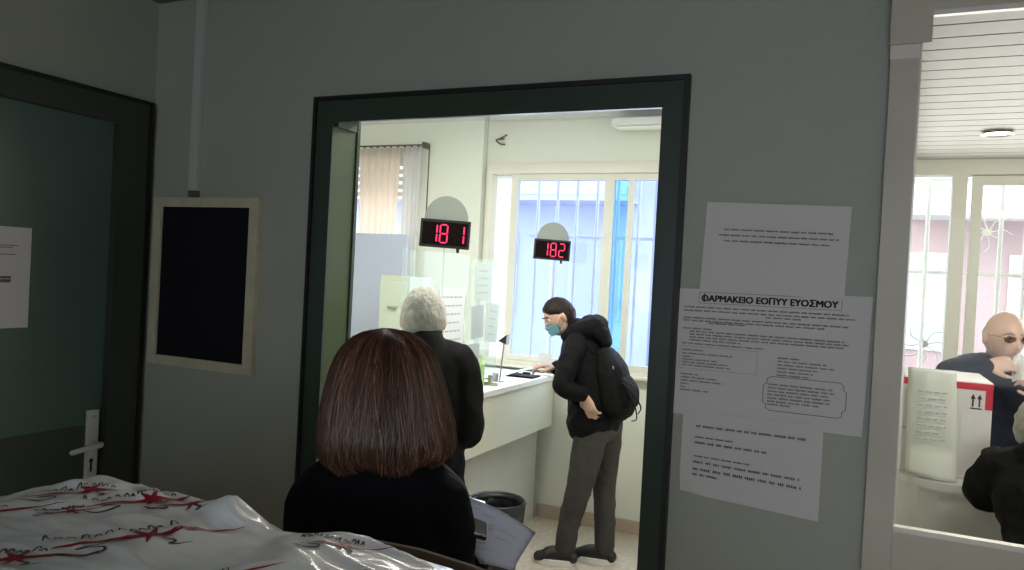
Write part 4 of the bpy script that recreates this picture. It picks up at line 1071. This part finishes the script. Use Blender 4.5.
# ---- bent elderly person in black padded jacket at the right edge
J = dict(head=(.545, 3.05, 1.185), fwd=(.15, .90, -.35), hs=1.0, neck=(.56, 2.96, 1.10), shl=(.405, 2.93, 1.035), shr=(.72, 2.90, 1.035), chest=(.575, 2.87, 1.0), waist=(.62, 2.76, .90), pelvis=(.64, 2.70, .82),
         ell=(.375, 2.975, .985), wrl=(.50, 3.12, 1.0), elr=(.79, 2.99, .99), wrr=(.68, 3.13, 1.0),
         hipl=(.56, 2.70, .80), hipr=(.74, 2.70, .80), knl=(.56, 2.74, .43), knr=(.74, 2.74, .43), anl=(.56, 2.70, .085), anr=(.74, 2.70, .085), toel=(.54, 2.87, 0), toer=(.76, 2.87, 0),
         handl=((.7, .7, 0), (0, 0, 1), 1, .3), handr=((-.5, .8, 0), (0, 0, 1), -1, .3))
g, body, hm = person('white-haired person in a black padded jacket bent over the pharmacy counter', (.64, 2.75, 0), J, M['skin2'], .007)
def fn(mb):
    mb.tube([(.64, 2.70, .70), (.635, 2.71, .84), (.60, 2.80, .95), (.565, 2.885, 1.03), (.56, 2.95, 1.09)], [(.20, .15), (.205, .15), (.205, .15), (.185, .12), (.09, .08)], side=(1, 0, 0), n=24)
    mb.tube([(.47, 2.92, 1.065), (.410, 2.93, 1.045), (.385, 2.96, .995), (.385, 2.99, .970), (.48, 3.10, 1.00)], [.078, .078, .068, .060, .048], n=18)
    mb.tube([(.66, 2.90, 1.06), (.72, 2.90, 1.03), (.79, 2.99, .99), (.70, 3.11, 1.0)], [.08, .078, .065, .048], n=18)
    mb.tube([(.46, 2.90, 1.105), (.50, 2.86, 1.135), (.58, 2.84, 1.145), (.66, 2.87, 1.12)], [.035, .045, .048, .04], n=14)
    mb.sph((.395, 2.985, 1.085), .035)
clothes(g, 'padded_jacket', fn, M['blackc'], .007, 3, .010, 13, .9)
def fn(mb):
    mb.tube([(.64, 2.70, .88), (.64, 2.70, .78)], [(.17, .12), (.175, .125)], n=20)
    for q in 'lr': mb.tube([V(J['hip'+q])+V((0, 0, .02)), J['kn'+q], V(J['an'+q])+V((0, 0, .03))], [.10, .08, .068], n=18)
clothes(g, 'trousers', fn, M['navy'], .009, 3)
shoes(g, J)
link('hair', skull_cap(hm, 1.0, lambda d: min(.62-d.y+(d.z-.35)*.5, (d.z+.62) if d.y < -.1 else (d.z-.02-.5*d.y)), .013, .006, 10), M['hairg'], body, True)

# ------------------------------------------------------------------ wrapped packages in an open carton on a table
t = thing('folding_table', 'brown laminate table under the carton of plastic-wrapped packages', 'table', (-.95, .5, 0))
link('tabletop', MB().box((-1.75, .02, .72), (-.28, .95, .75), .004), M['table'], t)
for x in (-1.70, -.38):
    for y in (.07, .90): link('leg', MB().box((x-.018, y-.018, 0), (x+.018, y+.018, .72), .003), M['metal'], t)
t = thing('open_carton', 'brown cardboard carton whose rim shows behind the wrapped packages', 'carton', (-.95, .5, .752))
link('carton_base', MB().box((-1.68, .08, .752), (-.335, .885, .758)), M['carton'], t)
poly = [(-1.68, .758), (-.335, .758), (-.335, 1.212), (-.44, 1.228), (-.52, 1.234), (-.60, 1.232), (-.66, 1.210), (-.74, 1.15), (-1.68, 1.12)]
link('carton_wall', MB().prism(poly, .878, .885), M['carton'], t)
link('carton_wall', MB().box((-1.68, .08, .758), (-.335, .086, 1.05)), M['carton'], t)
link('carton_wall', MB().box((-.341, .086, .758), (-.335, .878, 1.06)), M['carton'], t)
link('carton_wall', MB().box((-1.68, .086, .758), (-1.674, .878, 1.06)), M['carton'], t)

def package(label, x0, x1, y0, y1, z0, z1, seed, hump):
    bm = bmesh.new(); bmesh.ops.create_cube(bm, size=2); bmesh.ops.subdivide_edges(bm, edges=bm.edges[:], cuts=120, use_grid_fill=True)
    cx_, cy_, cz_ = (x0+x1)/2, (y0+y1)/2, (z0+z1)/2; hx, hy, hz = (x1-x0)/2, (y1-y0)/2, (z1-z0)/2
    n_ = 11
    for v in bm.verts:
        p = v.co; d = (abs(p.x)**n_+abs(p.y)**n_+abs(p.z)**n_)**(1/n_); p = p/d
        q = V((cx_+p.x*hx, cy_+p.y*hy, cz_+p.z*hz))
        k = V((q.x*7, q.y*14, q.z*7))+V((seed*3.3, 0, 0))
        w_ = 1-abs(noise.noise(k))*2.6; w2 = 1-abs(noise.noise(k*2.1+V((5, 2, 1))))*2.4; low = noise.noise(q*3+V((seed, 0, 0)))
        if p.z > .2:
            ck = math.exp(-((q.x+.88)/.16)**2-((q.y-.84)/.09)**2)+.6*math.exp(-((q.x+.55)/.14)**2-((q.y-.86)/.05)**2)
            q.z += (.0050+.012*ck)*w_*max(0, w_)+(.0025+.008*ck)*w2+.008*low+hump(q)
        else: q += V((p.x, p.y, 0)).normalized()*(.002*w_) if (p.x or p.y) else V()
        v.co = q
    tree = BVHTree.FromBMesh(bm)
    me = bpy.data.meshes.new('wrapped_package'); bm.to_mesh(me); bm.free()
    o = sobj('wrapped_package', me, M['wrap'], (cx_, cy_, z0)); me.polygons.foreach_set('use_smooth', [True]*len(me.polygons))
    tag(o, label, 'package'); return o, tree
g2 = lambda q, x, y, wx, wy: math.exp(-((q.x-x)/wx)**2-((q.y-y)/wy)**2)
pA, tA = package('large bulging white plastic-wrapped package with red star prints at the bottom left', -1.66, -.345, .10, .870, .76, 1.249, 1,
    lambda q: .017*g2(q, -.790, .83, .024, .035)*(1+.9*noise.noise(q*45))-.085*max(0, min(1.5, (-1.06-q.x)/.28))**1.2+.008*g2(q, -1.0, .80, .12, .1)+.006*g2(q, -.62, .8, .06, .1)-.010*max(0, min(1, (q.x+.78)/.06))+.006*max(0, min(1, (q.x+.68)/.06)))
def strip(tree, pts, widths, m, off=.0012):
    """lay a 2D stroke on a package from above"""
    L_ = []
    for i in range(len(pts)-1):
        for k in range(8): L_.append(crom([(*p, w_) for p, w_ in zip(pts, widths)], k/8, i))
    L_.append([*pts[-1], widths[-1]]); prev = None; mm = bmesh.new()
    for i, (x, y, w_) in enumerate(L_):
        a = L_[max(i-1, 0)]; b_ = L_[min(i+1, len(L_)-1)]; d = V((b_[0]-a[0], b_[1]-a[1])); d = d.normalized() if d.length else V((1, 0)); nn = V((-d.y, d.x))*max(w_, .0004)
        cur = []
        for s_ in (-1, -.33, .33, 1):
            h = tree.ray_cast(V((x+nn.x*s_, y+nn.y*s_, 2)), V((0, 0, -1)))
            if h[0] is None: cur = None; break
            cur.append(mm.verts.new(h[0]+V((0, 0, off))))
        if cur and prev:
            for q in range(3): mm.faces.new((prev[q], prev[q+1], cur[q+1], cur[q]))
        prev = cur
    m.add(mm)
def star_logo(tree, c, ang, s, par, seed=0):
    """a red star trailing a long tail, with dark handwriting-like strokes beside it"""
    ca, sa = math.cos(ang), math.sin(ang); T = lambda x, y: (c[0]+s*(x*ca-y*sa), c[1]+s*(x*sa+y*ca))
    rnd_ = random.Random(int(c[0]*1000)+seed); m = MB()
    strip(tree, [T(-.13, -.012), T(-.05, -.004), T(.0, 0), T(.05, .004), T(.15, .010)], [.0022*s, .006*s, .009*s, .006*s, .0003], m)
    for a in (1.2, 2.3, -1.9, -.9):
        strip(tree, [T(.005, 0), T(.005+.020*math.cos(a), .020*math.sin(a)), T(.005+.038*math.cos(a), .038*math.sin(a))], [.008*s, .0045*s, .0004], m, .0014)
    link('printed_star', m, M['redd'], par)
    m = MB(); x = -.14
    while x < .05:
        hh_ = rnd_.uniform(.006, .02); y0 = .026+.004*rnd_.random()
        strip(tree, [T(x, y0), T(x+.004, y0+hh_), T(x+rnd_.uniform(.006, .011), y0+hh_*rnd_.random()), T(x+.010, y0-.002)], [.0009, .0014, .0009, .0006], m); x += rnd_.uniform(.011, .019)
    strip(tree, [T(-.14, -.026), T(-.11, -.046), T(-.07, -.044), T(-.065, -.028), T(-.10, -.022), T(-.03, -.018)], [.0006, .002, .0024, .0014, .001, .0005], m)
    strip(tree, [T(.015, -.018), T(.035, -.03), T(.025, -.038), T(.06, -.034)], [.0006, .0018, .0014, .0005], m)
    link('printed_script', m, M['dark'], par)
for k_, (x_, y_, a_, s_) in enumerate(((-1.010, .765, 44, .62), (-1.045, .625, 52, .72), (-.910, .785, 50, .60), (-.800, .690, 58, .80), (-1.20, .66, 45, .7), (-.845, .800, 30, .45),
                       (-.860, .560, 40, .6), (-.655, .640, 52, .62), (-.585, .800, 20, .42), (-.50, .66, 50, .5), (-.96, .70, 48, .30))):
    star_logo(tA, (x_, y_), R(a_), s_, pA, k_)

# ------------------------------------------------------------------ outdoors
struct('floor_street', MB().box((-40, BY+.2, -.35), (30, 60, -.25)), M['asphalt'])
def building(label, x0, x1, y, h, mt, cols, rows, seed, trim=None, glass=None):
    t = thing('building', label, 'building', ((x0+x1)/2, y, -.25), 'buildings across the street')
    link('facade', MB().box((x0, y, -.25), (x1, y+8, h)), mt, t)
    dx = (x1-x0)/cols; dz = (h-.6)/rows
    for i in range(cols):
        for j in range(rows):
            a = x0+dx*(i+.28); b_ = a+dx*.44; z = .35+dz*(j+.15)
            w_ = link('window', MB().box((a-.06, y-.05, z-.06), (b_+.06, y+.02, z+dz*.55+.06)), trim or M['bldw'], t)
            link('pane', MB().box((a, y-.06, z), (b_, y-.045, z+dz*.55)), glass or M['bwin'], w_)
    for j in range(1, rows):
        link('balcony', MB().box((x0+.3, y-1.0, .25+dz*j-.12), (x1-.3, y, .25+dz*j)).box((x0+.3, y-1.02, .25+dz*j), (x1-.3, y-.98, .25+dz*j+.85)), trim or M['bldw'], t)
building('pale blue-grey apartment block seen through the office window', -14, -4.2, 16, 13, M['bld'], 4, 4, 1, M['bldw'], mat('lavender_glass', (.48, .50, .64), .5))
building('white apartment block behind the queue display 182 window', -3.4, .2, 17, 9, M['bldw'], 2, 3, 2, M['bldw'], mat('pale_lavender_glass', (.50, .53, .66), .5))
building('pink house with balconies seen through the pharmacy window', .25, 4.6, 15, 6.2, M['bldp'], 3, 2, 3, mat('cream_trim', (.8, .78, .74), .9), mat('pale_blue_glass', (.5, .52, .58), .4))
building('white block right of the pink house beyond the pharmacy window', 5.2, 13, 17, 8, mat('bright_white_stucco', (.75, .74, .70), .9), 4, 3, 4, mat('pale_cream_trim', (.8, .78, .74), .9), mat('grey_blue_glass', (.45, .48, .58), .4))
# ------------------------------------------------------------------ light
wd = bpy.data.worlds.new('world'); scene.world = wd; wd.use_nodes = True
bg = wd.node_tree.nodes['Background']; bg.inputs[0].default_value = (.78, .88, 1.0, 1); bg.inputs[1].default_value = 4.6
def area(name, loc, rot, sx, sy, power, col):
    l = bpy.data.lights.new(name, 'AREA'); l.shape = 'RECTANGLE'; l.size = sx; l.size_y = sy; l.energy = power; l.color = col
    o = bpy.data.objects.new(name, l); C.objects.link(o); o.location = loc; o.rotation_euler = rot; return o
def added_tube_fixture(label, x, y, z, rot=0):  # added fixtures out of view, housing for the fill lamps
    t = thing('added_fluorescent_light', label, 'ceiling light', (x, y, z))
    s = (.60, .08) if not rot else (.08, .60)
    link('fixture_body', MB().box((x-s[0], y-s[1], z-.04), (x+s[0], y+s[1], z), .004), M['white'], t)
    link('diffuser', MB().box((x-s[0]+.02, y-s[1]+.02, z-.055), (x+s[0]-.02, y+s[1]-.02, z-.04), .004), M['lamp'], t)
added_tube_fixture('unseen fluorescent fitting added to light the office, above the counter', -2.6, 3.2, 2.665)
added_tube_fixture('unseen fluorescent fitting added to light the office, above the customers', -1.2, 3.2, 2.665)
area('office_fill_lamp', (-2.6, 3.2, 2.60), (0, 0, 0), 1.1, .12, 15, (1, .96, .84))  # fill lamp added to brighten the office behind the counter
area('office_fill_lamp', (-1.2, 3.2, 2.60), (0, 0, 0), 1.1, .12, 20, (1, .96, .84))  # second added fill lamp, over the customer side
area('office_daylight', (-1.68, BY-.04, 1.68), (R(-90), 0, 0), 1.4, 1.2, 22, (.80, .90, 1.0))
area('curtain_daylight', (-3.42, BY+.2, 1.7), (R(-90), 0, 0), .75, 1.3, 7, (.95, .95, 1.0))
area('pharmacy_daylight', (1.0, BY-.04, 1.65), (R(-90), 0, 0), 1.6, 1.2, 20, (1, .98, .92))
added_tube_fixture('unseen fluorescent fitting added to go with the lamp brightening the pharmacy counter', 1.1, 2.62, 2.356)
area('counter_fill_lamp', (1.1, 2.62, 2.29), (R(38), 0, 0), 1.1, .12, 21, (1, .96, .88))  # added out of view, tilted to brighten the counter front
area('unseen_window_daylight', (.95, -2.45, 1.5), (R(90), 0, 0), 1.2, 1.1, 5.4, (.98, 1.0, .90))  # area lamp standing in for daylight at the unseen rear window
area('warm_fill_lamp', (1.6, .6, 2.5), (0, R(20), 0), .6, .3, 2.2, (1, .80, .58))  # added lamp without a fitting, warms the wall right of the doorway

scene.view_settings.view_transform = 'Standard'; scene.view_settings.look = 'None'
scene.view_settings.exposure = 0; scene.view_settings.gamma = 1; scene.view_settings.use_curve_mapping = False
scene.cycles.use_denoising = True
scene.cycles.max_bounces = 8; scene.cycles.transparent_max_bounces = 16
scene.cycles.sample_clamp_indirect = 4
